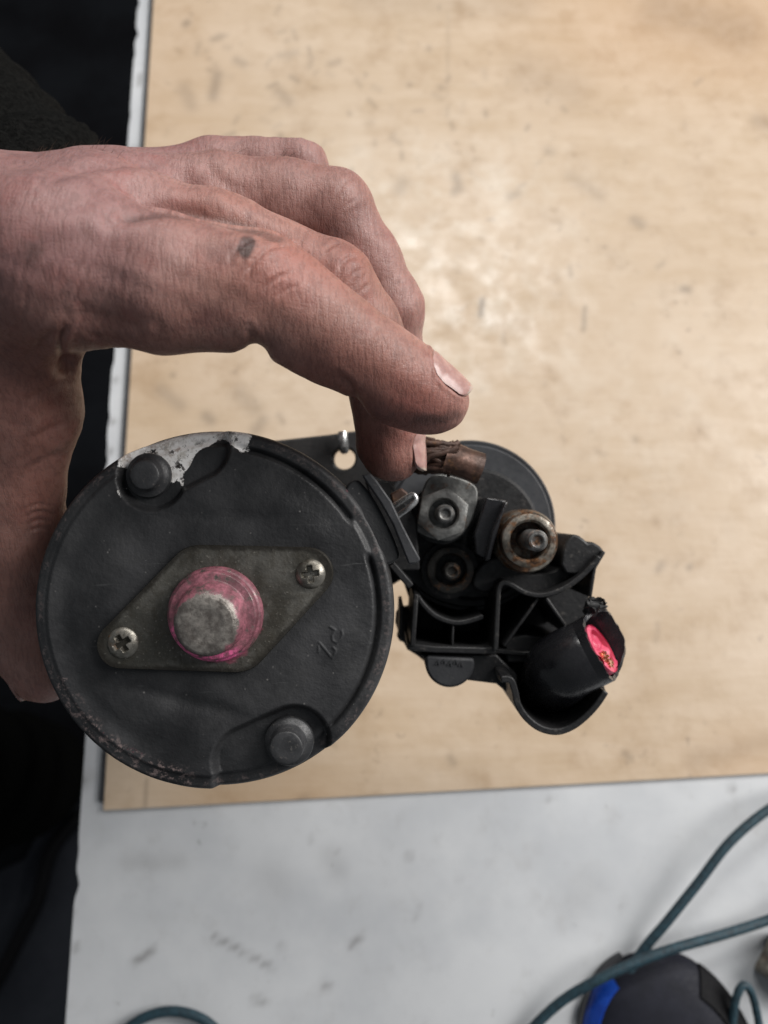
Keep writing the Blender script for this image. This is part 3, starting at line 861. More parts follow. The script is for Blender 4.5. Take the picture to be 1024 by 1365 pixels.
# terminal B, rusty
hexnut(706, 721, 205, 36, 25.5, 7.5, 'rust', 'terminal_nut', 0.2, hexed=False)
stud(717, 721, 196, 230, 14.5, 'stud')
mk('terminal_post', *lathe(cs(703, 722, 213), [(px2m(40, 213), 212.8), (px2m(43, 213), 215), (px2m(43, 213), 234)], 48), M['rust'], motor)
# terminal C, in darker steel than the other two
hexnut(601, 760, 219, 31, 20, 4, 'dim', 'terminal_nut', 0.1, hexed=False)
stud(603, 762, 214, 228, 12, 'dim')
mk('terminal_post', *lathe(cs(600, 760, 223), [(px2m(38, 223), 223.1), (px2m(38, 223), 232)], 40), M['plastic'], motor)
# partition between the terminals
mk('terminal_partition', *join(
    prism([(648, 663), (676, 667), (668, 684), (658, 712), (650, 746), (634, 738), (632, 712), (640, 688)], 210, 233),
    prism([(672, 670), (678, 668), (668, 694), (660, 722), (653, 748), (646, 748), (656, 708)], 206.5, 226)), M['gloss'], motor, bevel=0.0007)
mk('terminal_shroud', *prism(smooth_poly([(640, 755), (668, 742), (700, 764), (740, 760), (758, 742), (770, 770), (730, 792), (690, 785), (668, 779), (648, 790), (630, 780)], 3, True).tolist(), 219, 233), M['plastic'], motor, bevel=0.0006)

# copper lead under the fingertip
lp = smooth_poly([cs(524, 614, 216), cs(552, 604, 209), cs(580, 606, 206.5), cs(606, 612, 206)], 9)
T_, N_, B_ = frames(lp); stv = []
srng = random.Random(4)
for k in range(34):
    q0 = math.sqrt(srng.random()); a0 = srng.uniform(0, 6.28); tw = srng.uniform(-1.2, 1.2)
    pts = []
    for i in range(len(lp)):
        a = a0 + tw * i / len(lp) * 2.5; fr = 1 - .12 * math.sin(i * .35)
        pts.append(lp[i] + N_[i] * .0030 * q0 * math.cos(a) * fr + B_[i] * .0046 * q0 * math.sin(a) * fr + np.array([0, srng.gauss(0, .00012), 0]))
    stv.append(tube(pts, .00085, 8))
lead = mk('copper_lead', *join(*stv), M['braid'], motor, sharp=60, label='tarnished brown braided copper lead beside the zinc nut')
bp_ = smooth_poly([cs(596, 609, 206.3), cs(612, 614, 206), cs(626, 619, 206.4), cs(640, 624, 207)], 6)
rb_ = np.interp(np.linspace(0, 1, len(bp_)), [0, .15, .5, 1], [.0050, .0046, .0044, .0047])
fm = lambda a, s: 1 + .05 * np.sin(2 * a + 1) + .04 * np.sin(3 * a + s * 300) + .015 * np.sin(11 * a)
Vo_, Fo_ = tube(bp_, rb_, 40, caps=False, flat=.66, mod=fm); Vi_, Fi_ = tube(bp_, rb_ - .0007, 40, caps=False, flat=.64, mod=fm)
mb = len(bp_) - 1; rim_ = [(mb * 40 + j, mb * 40 + (j + 1) % 40, len(Vo_) + mb * 40 + (j + 1) % 40, len(Vo_) + mb * 40 + j) for j in range(40)]
Vb_, Fb_ = join((Vo_, Fo_), (Vi_, Fi_))
mk('crimp_barrel', Vb_, Fb_ + rim_, M['barrel'], lead, sharp=50)
# wire clip by the grommet
wp = smooth_poly([cs(522, 694, 199), cs(534, 685, 198), (cs(546, 676, 197)), cs(554, 667, 197), cs(551, 660, 197), cs(542, 664, 197.5), cs(530, 672, 198.5), cs(518, 680, 200)], 6)
mk('wire_clip', *tube(wp, px2m(4.2, 198), 14), M['chrome'], motor)
mk('copper_tag', *prism([(520, 658), (535, 650), (545, 658), (540, 668), (524, 676)], 202, 206), M['braid'], motor, bevel=0.0005)
mk('lead_block', *prism([(486, 640), (520, 640), (556, 690), (560, 760), (530, 762), (505, 700)], 212, 240), M['plastic'], motor, bevel=0.0006)
mk('insulating_strip', *wall([(522, 752), (548, 782)], 9, 205, 225), M['plastic'], motor, bevel=0.0003)

# black terminal cover, broken
base_poly = [(536, 770), (548, 806), (542, 809), (533, 809), (528, 818), (527, 830), (531, 842), (529, 848), (533, 855), (538, 856), (543, 866), (556, 874), (566, 882), (574, 896), (600, 903),
             (640, 905), (662, 910), (690, 900), (760, 880), (785, 830), (786, 792), (795, 755), (760, 765), (700, 770), (650, 770), (600, 760)]
cover = mk('terminal_cover', *prism(base_poly, 244, 248), M['plastic'], motor, bevel=0.0005, label='broken black plastic terminal cover with ribs and cable spout')
ribs = [
    (smooth_poly([(800, 742), (787, 757), (770, 773), (748, 787), (722, 794), (700, 790), (684, 781), (673, 777), (666, 783), (664, 800), (661, 868)], 4), 7, 212, 246),
    ([(718, 797), (696, 828), (672, 862)], 5, 214, 246), ([(728, 797), (746, 823), (764, 850)], 5.5, 212.5, 246),
    ([(660, 868), (700, 872), (764, 868)], 7, 218, 246), ([(806, 735), (793, 757), (787, 796)], 5, 213, 246),
    ([(555, 792), (550, 862)], 7, 213, 246), (smooth_poly([(556, 794), (566, 808), (582, 822), (604, 830), (622, 829), (645, 822)], 4), 7, 215, 246), ([(604, 832), (603, 862)], 4, 216, 246),
    ([(543, 862), (580, 866), (662, 868)], 9, 214, 246), ([(536, 808), (534, 852)], 5, 219, 246)]
for pts, th, d0, d1 in ribs:
    mk('rib', *wall(pts, th, d0, d1), M['plastic'], cover, bevel=0.0004)
flap = [(748, 752), (750, 735), (754, 722), (764, 712), (772, 714), (779, 719), (784, 724), (790, 722), (800, 728), (806, 735), (799, 747), (786, 760), (768, 766), (755, 765)]
mk('broken_flap', *prism(flap, 215, 246), M['plastic'], cover, bevel=0.0006)
mk('ledge', *prism([(672, 852), (700, 846), (764, 854), (770, 876), (735, 884), (676, 884)], 219, 246), M['plastic'], cover, bevel=0.0006)
mk('ledge', *prism([(560, 872), (662, 872), (690, 900), (690, 935), (662, 912), (622, 907), (575, 890)], 217, 246), M['plastic'], cover, bevel=0.0006)
mk('round_boss', *prism([(600 + 33 * math.cos(t), 884 + 33 * math.sin(t)) for t in np.linspace(-.2, np.pi + .3, 26)], 214.5, 246), M['rubber'], cover, bevel=0.0008)
# moulded emblem on the round boss: unreadable raised squiggles
em = []
for i, (x, y) in enumerate(((584, 884), (592, 882), (600, 885), (608, 883), (615, 886))):
    em.append(wall([(x - 3, y + 2), (x, y - 3), (x + 2, y + 3)], 1.6, 214.15, 215))
mk('moulded_emblem', *join(*em), M['rubber'], cover)
# U shaped spout wall
up = smooth_poly([(668, 906), (681, 907), (687, 922), (691, 940), (702, 957), (720, 971), (742, 976), (762, 970), (780, 957), (796, 940), (808, 922)], 5)
mk('spout_wall', *wall(up, 9, 204.5, 246), M['plastic'], cover, bevel=0.0006)
mk('spout_floor', *prism([tuple(p) for p in up] + [(800, 900), (740, 870), (690, 880)], 232, 246), M['plastic'], cover, bevel=0.0005)
# cable spout: bent tube, cut open at the end
nE = np.array([0.74, 0.52, 0.42]); nE /= np.linalg.norm(nE)
E = cs(799, 864, 204)
ctrl = [cs(724, 912, 240), cs(734, 912, 228), E - nE * 0.0115, E - nE * 0.003]
sp = smooth_poly(ctrl, 8)
rsp = np.interp(np.linspace(0, 1, len(sp)), [0, .4, 1], [.0092, .0096, .0091])
n = 56
Vo, Fo = tube(sp, rsp, n, caps=False)
Vi, Fi = tube(sp, rsp - .0013, n, caps=False)
# uneven cut lip: far side stands longer than the near side
T, N, Bn = frames(sp)
def lip(Vx, rad, extra):
    a = np.linspace(0, 2 * np.pi, n, endpoint=False)
    dirs = N[-1] * np.cos(a)[:, None] + Bn[-1] * np.sin(a)[:, None]
    far = dirs @ np.array([0.62, 0.50, -0.6])
    L = .0025 + .0078 * sstep(-.3, 1.0, far) + extra * (.00022 * np.sin(5 * a) + .00012 * np.sin(17 * a + 1) + .0001 * np.sin(27 * a))
    return sp[-1] + dirs * (rad * (1 + .12 * sstep(-.2, 1, far)))[:, None] + nE * L[:, None]
lo = lip(Vo, rsp[-1] * np.ones(n), 1); li = lip(Vi, (rsp[-1] - .0012) * np.ones(n), 1)
Vt = np.concatenate([Vo, lo, Vi, li]); m = len(sp); Ft = []
for i in range(m):
    for j in range(n):
        k = (j + 1) % n
        Ft.append((i * n + j, i * n + k, (i + 1) * n + k, (i + 1) * n + j))
        o2 = (m + 1) * n
        Ft.append((o2 + i * n + k, o2 + i * n + j, o2 + (i + 1) * n + j, o2 + (i + 1) * n + k))
for j in range(n):
    k = (j + 1) % n
    Ft.append((m * n + j, m * n + k, (2 * m + 1) * n + k, (2 * m + 1) * n + j))
spout = mk('cable_spout', Vt, Ft, M['gloss'], cover, sharp=50)
# torn shreds on the lip
sh = []
for i in range(16):
    b = cs(random.uniform(783, 806), random.uniform(800, 814), random.uniform(203, 209))
    tip = b + np.array([random.uniform(-.0005, .0032), random.uniform(-.0003, .0010), random.uniform(-.001, .001)])
    sh.append(tube([b, (b + tip) / 2 + np.array([0, random.uniform(-.0004, .0004), 0]), tip], [.0011, .0007, .0001], 7))
sh.append(tube([cs(785, 818, 207), cs(790, 806, 206), cs(800, 808, 205)], [.0018, .0024, .0012], 12))
mk('torn_shreds', *join(*sh), M['plastic'], cover)
# cut cable inside the spout
ce = E + nE * .0008 + np.array([-.0004, -.0006, 0.0])
cp = [ce - nE * .007, ce - nE * .005, ce - nE * .003, ce + nE * .0006]
wire = mk('cut_cable', *join(tube(cp, [.0070, .0071, .0072, .0069], 40, caps=False), tube(cp, [.0052, .0052, .0052, .0054], 40, caps=False),
                            tube([cp[-1] - nE * .0004, cp[-1]], [.0069, .0054], 40, caps=False)), M['pink'], cover, label='pink insulated cable cut off inside the spout')
st = []
e1 = np.cross(nE, [0, 0, 1]); e1 /= np.linalg.norm(e1); e2 = np.cross(nE, e1)
# crumpled insulation filling the bore
nq = 14; Vq = [ce - nE * .0012]; Fq = []
for i in range(1, 8):
    for k in range(28):
        a = 2 * math.pi * k / 28; r_ = .0066 * i / 7
        Vq.append(ce + e1 * r_ * math.cos(a) + e2 * r_ * math.sin(a) + nE * (-.0010 + .0011 * (i / 7) ** 2 + .0007 * math.sin(3 * a + i * .9) * i / 7 + .0004 * math.sin(7 * a - i)))
for k in range(28): Fq.append((0, 1 + k, 1 + (k + 1) % 28))
for i in range(6):
    for k in range(28): Fq.append((1 + i * 28 + k, 1 + i * 28 + (k + 1) % 28, 1 + (i + 1) * 28 + (k + 1) % 28, 1 + (i + 1) * 28 + k))
mk('crumpled_insulation', np.array(Vq), Fq, M['pink'], cover, sharp=60)
low_ = np.array([0.1, -1.0, 0.35]); low_ -= nE * (low_ @ nE); low_ /= np.linalg.norm(low_)
for i in range(34):
    q_ = math.sqrt(random.random()) * .0024; a = random.uniform(0, 6.28)
    b = ce + low_ * .0034 + e1 * q_ * math.cos(a) + e2 * q_ * math.sin(a)
    st.append(tube([b - nE * .004, b - nE * .001, b + nE * random.uniform(.0002, .0012) + e1 * random.uniform(-.0006, .0006)], .00042, 7))
mk('copper_strands', *join(*st), M['copper'], wire)

# ------------------------------------------------------------------ hand (signed distance field, meshed)
person = thing('person', 'person in black fleece sleeve holding the starter motor and pointing with grimy fingers', 'person', cs(-150, 330, 190))


def q(px, py, d, r): return (*(cs(px, py, d) * 1000), r)


INDEX = [q(75, 352, 152, 15.0), q(215, 374, 152, 12.7), q(300, 382, 153.5, 11.0), q(345, 386, 155, 10.9), q(395, 412, 157, 9.6), q(445, 446, 159, 8.9), q(503, 488, 162, 8.9), q(545, 512, 164, 8.2), q(577, 531, 165.5, 6.9)]
MIDDLE = [q(120, 300, 166, 13), q(290, 322, 169, 10.2), q(440, 385, 174, 10.0), q(480, 435, 178, 8.8), q(508, 492, 183, 8.7), q(518, 545, 187, 8.2), q(521, 592, 190, 7.9), q(524, 603, 190, 7.0)]
RING = [q(140, 281, 180, 12), q(290, 264, 184, 9.8), q(380, 270, 187, 9.6), q(442, 284, 189, 9.9), q(485, 350, 192, 9.0), q(518, 412, 195, 8.6), q(520, 470, 200, 8.0), q(515, 510, 203, 7.2)]
LITTLE = [q(170, 266, 196, 10.2), q(290, 232, 201, 8.6), q(350, 225, 203, 8.2), q(393, 224, 205, 8.3), q(418, 290, 211, 7.4), q(430, 350, 216, 6.6)]
THUMB = [q(-30, 440, 172, 16), q(28, 545, 180, 13.2), q(20, 640, 188, 11.0), q(26, 715, 194, 11.3), q(38, 800, 199, 10.6), q(52, 868, 203, 9.8), q(60, 893, 204, 8.6)]
PALM = [[q(75, 352, 152, 15.5), q(-60, 350, 160, 18), q(-190, 345, 178, 20)], [q(120, 302, 168, 14.2), q(-60, 322, 172, 17), q(-190, 330, 188, 20)],
        [q(150, 280, 183, 12.5), q(-60, 316, 186, 17), q(-190, 320, 198, 20)], [q(170, 270, 197, 10.5), q(-60, 318, 200, 15), q(-190, 320, 206, 18)],
        [q(-30, 430, 172, 17), q(-150, 380, 180, 20)], [q(-190, 335, 192, 25), q(-280, 240, 240, 27), q(-330, 190, 275, 30)], [q(60, 400, 165, 11), q(10, 470, 172, 13)]]
HH = 0.85
lo3 = np.array([-172., -62., -262.]); hi3 = np.array([24., 96., -130.])
dims = np.ceil((hi3 - lo3) / HH).astype(int) + 1
BIG = np.float32(60.0)
gx = [lo3[i] + np.arange(dims[i]) * HH for i in range(3)]


def smin(a, b, k):
    h = np.maximum(k - np.abs(a - b), 0) / k
    return np.minimum(a, b) - h * h * k * 0.25


def add_cone(vol, A, B, k):
    a = np.array(A[:3]); b = np.array(B[:3]); ra, rb = A[3], B[3]
    mg = max(ra, rb) + 14
    l = np.minimum(a, b) - mg; h = np.maximum(a, b) + mg
    s = [slice(max(0, int((l[i] - lo3[i]) / HH)), min(dims[i], int((h[i] - lo3[i]) / HH) + 2)) for i in range(3)]
    if any(x.start >= x.stop for x in s): return
    x = (gx[0][s[0]] - a[0]).astype(np.float32)[:, None, None]; y = (gx[1][s[1]] - a[1]).astype(np.float32)[None, :, None]; z = (gx[2][s[2]] - a[2]).astype(np.float32)[None, None, :]
    ab = (b - a).astype(np.float32)
    t = np.clip((x * ab[0] + y * ab[1] + z * ab[2]) / np.float32((ab ** 2).sum() + 1e-9), 0, 1)
    d = np.sqrt((x - t * ab[0]) ** 2 + (y - t * ab[1]) ** 2 + (z - t * ab[2]) ** 2) - (np.float32(ra) + t * np.float32(rb - ra))
    sub = vol[s[0], s[1], s[2]]
    vol[s[0], s[1], s[2]] = smin(sub, d, np.float32(k))


def chain(pts, k=3.0):
    v = np.full(dims, BIG, np.float32)
    for A, B in zip(pts[:-1], pts[1:]): add_cone(v, A, B, k)
    return v


palm = np.full(dims, BIG, np.float32)
for c in PALM:
    for A, B in zip(c[:-1], c[1:]): add_cone(palm, A, B, 10.0)
fing = chain(INDEX)
for pul in ([q(215, 398, 152, 10.4), q(305, 402, 154, 9.6)], [q(385, 432, 157.5, 8.2), q(432, 460, 160, 7.6)], [q(520, 520, 164, 7.0), q(566, 538, 166, 6.2)], [q(575, 530, 165.5, 6.6), q(589, 536, 165.5, 5.4)]): add_cone(fing, *pul, 3.0)
for c in (MIDDLE, RING, LITTLE): fing = smin(fing, chain(c), np.float32(1.3))
vol = smin(palm, fing, np.float32(7.0))
vol = smin(vol, chain(THUMB), np.float32(7.0))

ntc = np.full(dims, BIG, np.float32)
for A_, B_ in ((q(341, 475, 148, 1.9), q(341, 468, 168, 1.9)), (q(468, 549, 155, 2.4), q(470, 545, 170, 2.4)), (q(92, 492, 155, 2.2), q(90, 484, 170, 2.2))): add_cone(ntc, A_, B_, 1.0)
vol = -smin(-vol, ntc, np.float32(3.5))


def surface_nets(vol):
    s = vol < 0
    c = [s[i:dims[0] - 1 + i, j:dims[1] - 1 + j, k:dims[2] - 1 + k] for i in (0, 1) for j in (0, 1) for k in (0, 1)]
    cnt = sum(x.astype(np.int8) for x in c)
    act = (cnt > 0) & (cnt < 8)
    idx = np.argwhere(act)
    offs = np.array([(i, j, k) for i in (0, 1) for j in (0, 1) for k in (0, 1)])
    vals = np.stack([vol[idx[:, 0] + o[0], idx[:, 1] + o[1], idx[:, 2] + o[2]] for o in offs], 1)
    acc = np.zeros((len(idx), 3)); num = np.zeros(len(idx))
    for a in range(8):
        for b in range(a + 1, 8):
            if np.abs(offs[a] - offs[b]).sum() != 1: continue
            va, vb = vals[:, a], vals[:, b]
            m = (va < 0) != (vb < 0)
            t = np.where(m, va / np.where(m, va - vb, 1), 0)
            acc += np.where(m[:, None], offs[a] + t[:, None] * (offs[b] - offs[a]), 0); num += m
    V = (idx + acc / num[:, None]) * HH + lo3
    vid = np.full(act.shape, -1, np.int32); vid[act] = np.arange(len(idx))
    F = []
    for ax in range(3):
        o1, o2 = [(1, 2), (2, 0), (0, 1)][ax]
        sl0 = [slice(1, -1)] * 3; sl1 = [slice(1, -1)] * 3
        sl0[ax] = slice(0, -1); sl1[ax] = slice(1, None)
        A = s[tuple(sl0)]; B = s[tuple(sl1)]
        e = np.argwhere(A != B)
        st0 = np.ones(3, int); st0[ax] = 0
        g = e + st0; inside = A[tuple(e.T)]
        u1 = np.zeros(3, int); u1[o1] = 1; u2 = np.zeros(3, int); u2[o2] = 1
        f = np.stack([vid[tuple((g - u1 - u2).T)], vid[tuple((g - u2).T)], vid[tuple(g.T)], vid[tuple((g - u1).T)]], 1)
        f[~inside] = f[~inside][:, ::-1]
        F.append(f)
    return V, np.concatenate(F)


hV, hF = surface_nets(vol)
tm = bpy.data.meshes.new('hand_tmp'); tm.from_pydata(hV.tolist(), [], hF.tolist()); tm.update()
to = bpy.data.objects.new('hand_tmp', tm); COL.objects.link(to)
sm = to.modifiers.new('s', 'SMOOTH'); sm.factor = 0.5; sm.iterations = 6
ss = to.modifiers.new('b', 'SUBSURF'); ss.levels = 1; ss.render_levels = 1
dg = bpy.context.evaluated_depsgraph_get()
hm = bpy.data.meshes.new_from_object(to.evaluated_get(dg))
bpy.data.objects.remove(to); bpy.data.meshes.remove(tm)
nv = len(hm.vertices)
co = np.empty(nv * 3); hm.vertices.foreach_get('co', co); co = co.reshape(-1, 3)
no = np.empty(nv * 3); hm.vertex_normals.foreach_get('vector', no); no = no.reshape(-1, 3)
hx = 512 + co[:, 0] / -co[:, 2] * FPX; hy = 682.5 - co[:, 1] / -co[:, 2] * FPX
view = -co / np.linalg.norm(co, axis=1)[:, None]
facing = (no * view).sum(1)


def chain_dist(pts):
    best = np.full(nv, 1e9)
    for A, B in zip(pts[:-1], pts[1:]):
        a = np.array(A[:3]); b = np.array(B[:3]); ab = b - a
        t = np.clip(((co - a) @ ab) / (ab @ ab), 0, 1)
        best = np.minimum(best, np.linalg.norm(co - a - t[:, None] * ab, axis=1) - (A[3] + t * (B[3] - A[3])))
    return best


DI = {'i': chain_dist(INDEX), 'm': chain_dist(MIDDLE), 'r': chain_dist(RING), 'l': chain_dist(LITTLE), 't': chain_dist(THUMB)}
allD = np.stack([DI[k] for k in 'imrlt'], 1); owner = np.array(list('imrlt'))[allD.argmin(1)]
vis = facing > -0.05
disp = np.zeros(nv); dark = np.zeros(nv)


def carve(pts, w, dep, fg=None, ends=True):
    """sculpt a fold (dep>0) or ridge (dep<0), mm, along a px polyline on the surface facing the camera"""
    P = smooth_poly(pts, 6) if len(pts) > 2 else np.array(pts, float)
    d = seg_dist(hx, hy, [tuple(p) for p in P])
    m = vis & (DI[fg] < 4.0) & (owner == fg) if fg else vis
    if ends:
        e = np.minimum(np.hypot(hx - P[0][0], hy - P[0][1]), np.hypot(hx - P[-1][0], hy - P[-1][1]))
        taper = sstep(0, 18 if dep > 0 else 70, e)
    else: taper = 1
    g = np.where(m, np.exp(-(d / w) ** 2), 0) * taper
    disp[:] -= dep * g
    # skin bulges a little beside a fold
    if dep > 0:
        g2 = np.where(m, np.exp(-((d - 2.2 * w) / (1.3 * w)) ** 2), 0) * taper
        disp[:] += dep * .28 * g2
        dark[:] = np.maximum(dark, g * min(1, dep * 0.9))  # fold shade painted into skin colour, stronger in deeper folds


# index finger
carve([(328, 370), (334, 357), (346, 343), (360, 332), (378, 326), (394, 328)], 3.0, .55, 'i')
carve([(304, 356), (308, 343), (318, 332), (332, 322)], 2.8, .35, 'i')
carve([(350, 388), (360, 377), (376, 368), (394, 362)], 2.6, .30, 'i')
carve([(318, 330), (345, 318), (372, 316)], 2.6, .25, 'i')
carve([(366, 398), (384, 385), (404, 378)], 2.4, .18, 'i')
carve([(338, 462), (336, 448), (330, 438)], 4.5, .6, 'i')
carve([(476, 540), (470, 520), (462, 508), (448, 500)], 4.5, .6, 'i')
carve([(492, 452), (500, 442), (510, 436)], 2.4, .25, 'i')
carve([(502, 462), (512, 452), (522, 446)], 2.4, .25, 'i')
carve([(484, 446), (494, 434)], 2.2, .18, 'i')
carve([(544, 484), (550, 480), (560, 478)], 2.2, .3, 'i')
carve([(205, 372), (207, 380), (209, 388)], 2.0, .2, 'i')
NAILS = [(INDEX[-2], INDEX[-1], (0.60, 0.72, 0.38), -5.6, 5.8, 0.80), (MIDDLE[-2], MIDDLE[-1], (0.97, 0.10, 0.14), -3.6, 6.6, 0.80), (THUMB[-2], THUMB[-1], (-1.0, -0.1, 0.05), -3, 6.5, 0.8)]
nail_grime = np.zeros(nv)  # dirt around the nail outlines


def nail_frame(A, B, nrm):
    a = np.array(A[:3]); b = np.array(B[:3]); ax = (b - a) / np.linalg.norm(b - a)
    nrm = np.array(nrm, float); nrm -= ax * (nrm @ ax); nrm /= np.linalg.norm(nrm)
    return b, ax, nrm, np.cross(ax, nrm)


for (A_, B_, n_, v0_, v1_, hf_) in NAILS:
    b_, ax_, nr2, sd_ = nail_frame(A_, B_, n_)
    rel = co - b_; Lx = rel @ ax_; an_ = np.arctan2(rel @ sd_, rel @ nr2); rd_ = np.linalg.norm(rel - Lx[:, None] * ax_, axis=1)
    near = (rd_ < 13) & (Lx > v0_ - 5) & (Lx < v1_ + 6)
    vv = (Lx - v0_) / (v1_ - v0_)
    wid_ = np.interp(np.clip(vv, 0, 1), [0, .08, .2, .4, .75, .9, 1.0], [.45, .74, .92, 1, .98, .86, .62]) * hf_
    # distance outside the nail outline (mm), negative inside
    out = np.maximum((np.abs(an_) - wid_) * 7.5, np.maximum(v0_ - Lx, Lx - v1_))
    inside = near & (np.abs(an_) < 1.6)
    disp += np.where(inside, -.30 * sstep(.2, -.6, out) + .26 * np.exp(-((out - .75) / .55) ** 2) * sstep(1.02, .8, vv), 0)
    nail_grime = np.maximum(nail_grime, np.where(inside, np.exp(-((out - .15) / .32) ** 2), 0))
# web and base of index
carve([(86, 478), (81, 462), (82, 446), (92, 430)], 4.0, .8)
carve([(118, 440), (132, 450), (150, 458)], 3.6, .4)
carve([(82, 440), (60, 452), (40, 478)], 6.0, .5)
carve([(95, 410), (140, 425), (200, 440)], 14, .5)
# middle
carve([(430, 344), (436, 333), (448, 326), (462, 328)], 2.6, .38, 'm')
carve([(450, 368), (456, 353), (467, 344), (482, 346)], 2.8, .42, 'm')
carve([(478, 392), (488, 382), (500, 379)], 2.6, .3, 'm')
carve([(462, 376), (474, 362), (490, 360)], 2.2, .2, 'm')
# ring
carve([(448, 262), (454, 250), (464, 241), (474, 237)], 2.6, .35, 'r')
carve([(456, 282), (466, 271), (480, 262)], 2.4, .25, 'r')
carve([(523, 386), (532, 378), (544, 372)], 2.6, .28, 'r')
carve([(530, 350), (540, 342)], 2.2, .15, 'r')
# valleys, tendons and knuckles
carve([(150, 292), (230, 282), (310, 296), (390, 322)], 11, .9)
carve([(168, 282), (220, 275), (280, 282)], 7, .25)
carve([(270, 206), (285, 232), (320, 258)], 9, .35)
carve([(60, 262), (150, 240), (250, 236)], 16, -1.0)
carve([(20, 320), (90, 300), (170, 290)], 16, -.7)
carve([(60, 240), (120, 226), (220, 222)], 7, .5)
carve([(345, 350), (350, 352)], 34, -.5, 'i', False)
carve([(455, 345), (460, 350)], 24, -.5, 'm', False)
carve([(465, 250), (470, 255)], 24, -.6, 'r', False)
carve([(398, 195), (402, 200)], 18, -.5, 'l', False)
# thumb: wrist folds and joint folds
for i, y in enumerate((505, 560, 600)):
    carve([(100 - i * 5, y), (70 - i * 4, y + 12), (30, y + 30)], 5, .35)
for i, y in enumerate((676, 686, 697, 708)):
    carve([(72, y), (52, y - 4), (30, y + 4)], 2.4, .28, 't')
carve([(20, 500), (45, 560), (48, 620)], 15, -.7)
# fine irregular folds over the back of the hand towards the wrist
frng = np.random.default_rng(3)
for i in range(46):
    x0, y0 = frng.uniform(10, 210), frng.uniform(290, 430)
    L = frng.uniform(25, 75); a = R(frng.normal(112, 9))
    dx, dy = L * math.cos(a), L * math.sin(a)
    carve([(x0, y0), (x0 + dx * .5 + frng.normal(0, 3), y0 + dy * .5), (x0 + dx, y0 + dy)], frng.uniform(1.8, 3.2), frng.uniform(.04, .13))
for fg, ax_, n_ in (('i', ((300, 400), (560, 545)), 26), ('t', ((40, 500), (40, 860)), 24), ('r', ((300, 262), (540, 420)), 14), ('m', ((350, 345), (520, 430)), 10)):
    for i in range(n_):
        t_ = frng.random(); x0 = ax_[0][0] + (ax_[1][0] - ax_[0][0]) * t_ + frng.normal(0, 22); y0 = ax_[0][1] + (ax_[1][1] - ax_[0][1]) * t_ + frng.normal(0, 22)
        a = math.atan2(ax_[1][1] - ax_[0][1], ax_[1][0] - ax_[0][0]) + R(90) + frng.normal(0, .25); L = frng.uniform(10, 30)
        carve([(x0, y0), (x0 + L * .5 * math.cos(a) + frng.normal(0, 2), y0 + L * .5 * math.sin(a)), (x0 + L * math.cos(a), y0 + L * math.sin(a))], frng.uniform(1.6, 2.6), frng.uniform(.04, .12), fg)
disp += 0.10 * np.sin(co[:, 0] * .55 + 2 * np.sin(co[:, 1] * .3)) * np.sin(co[:, 1] * .6 + co[:, 2] * .4)
co2 = (co + no * disp[:, None]) / 1000.0 - ORG[person.name]
hm.vertices.foreach_set('co', co2.ravel().astype(np.float32))
hm.shade_smooth(); hm.update()
hand = bpy.data.objects.new('hand', hm)
link(hand, person)
hm.materials.append(M['skin'])
hand['label'] = 'left hand, grimy skin, index and middle fingers reaching to the terminals'
blob = lambda x, y, sx, sy=None: np.exp(-(((hx - x) / sx) ** 2 + ((hy - y) / (sy or sx)) ** 2))
red = np.clip(.9 * blob(375, 365, 60, 50) + .9 * blob(560, 540, 60, 50) * (owner == 'i') + .7 * blob(505, 600, 50, 50) + .35 * blob(260, 270, 60, 25) + .5 * blob(10, 520, 60, 60) + .5 * blob(470, 350, 30)
              + .55 * blob(430, 490, 70, 40) + .3 * blob(190, 430, 90, 30) + .4 * blob(50, 640, 50, 60), 0, 1)
mauve = np.clip(sstep(330, 120, hx) * sstep(470, 340, hy) + .6 * (owner == 'l') + .35 * (owner == 'r'), 0, 1)
grime_dark = np.clip(1.5 * blob(327, 332, 10, 15) + .7 * blob(336, 325, 6, 7) + .5 * blob(560, 562, 55, 16) * (owner == 'i') + .4 * blob(590, 556, 30, 10) + .45 * blob(549, 481, 7, 3) + .3 * blob(610, 550, 14, 10) + .45 * blob(500, 552, 40, 20)  # smudges and dirt, plus darker folds and finger undersides
                + .4 * blob(40, 335, 22, 28) + .25 * blob(30, 400, 50, 50) + .4 * blob(483, 350, 4) + .35 * blob(300, 440, 50, 14) + .35 * blob(500, 625, 30, 12) + .25 * blob(520, 430, 30, 15)
                + .22 * blob(70, 330, 60, 30) + .3 * blob(30, 920, 20, 20) + dark * .75 + nail_grime * .6, 0, 1.4)
for nm, arr in (('red', red), ('mauve', mauve), ('grime_dark', grime_dark)):
    a_ = hm.attributes.new(nm, 'FLOAT', 'POINT'); a_.data.foreach_set('value', arr.astype(np.float32))


# fingernails: patches lying on the meshed surface
def sample(p):
    f = (p - lo3) / HH; i = np.clip(np.floor(f).astype(int), 0, dims - 2); t = f - i
    o = np.zeros(len(p))
    for a in (0, 1):
        for b in (0, 1):
            for c in (0, 1):
                w = (t[:, 0] if a else 1 - t[:, 0]) * (t[:, 1] if b else 1 - t[:, 1]) * (t[:, 2] if c else 1 - t[:, 2])
                o += w * vol[i[:, 0] + a, i[:, 1] + b, i[:, 2] + c]
    return o


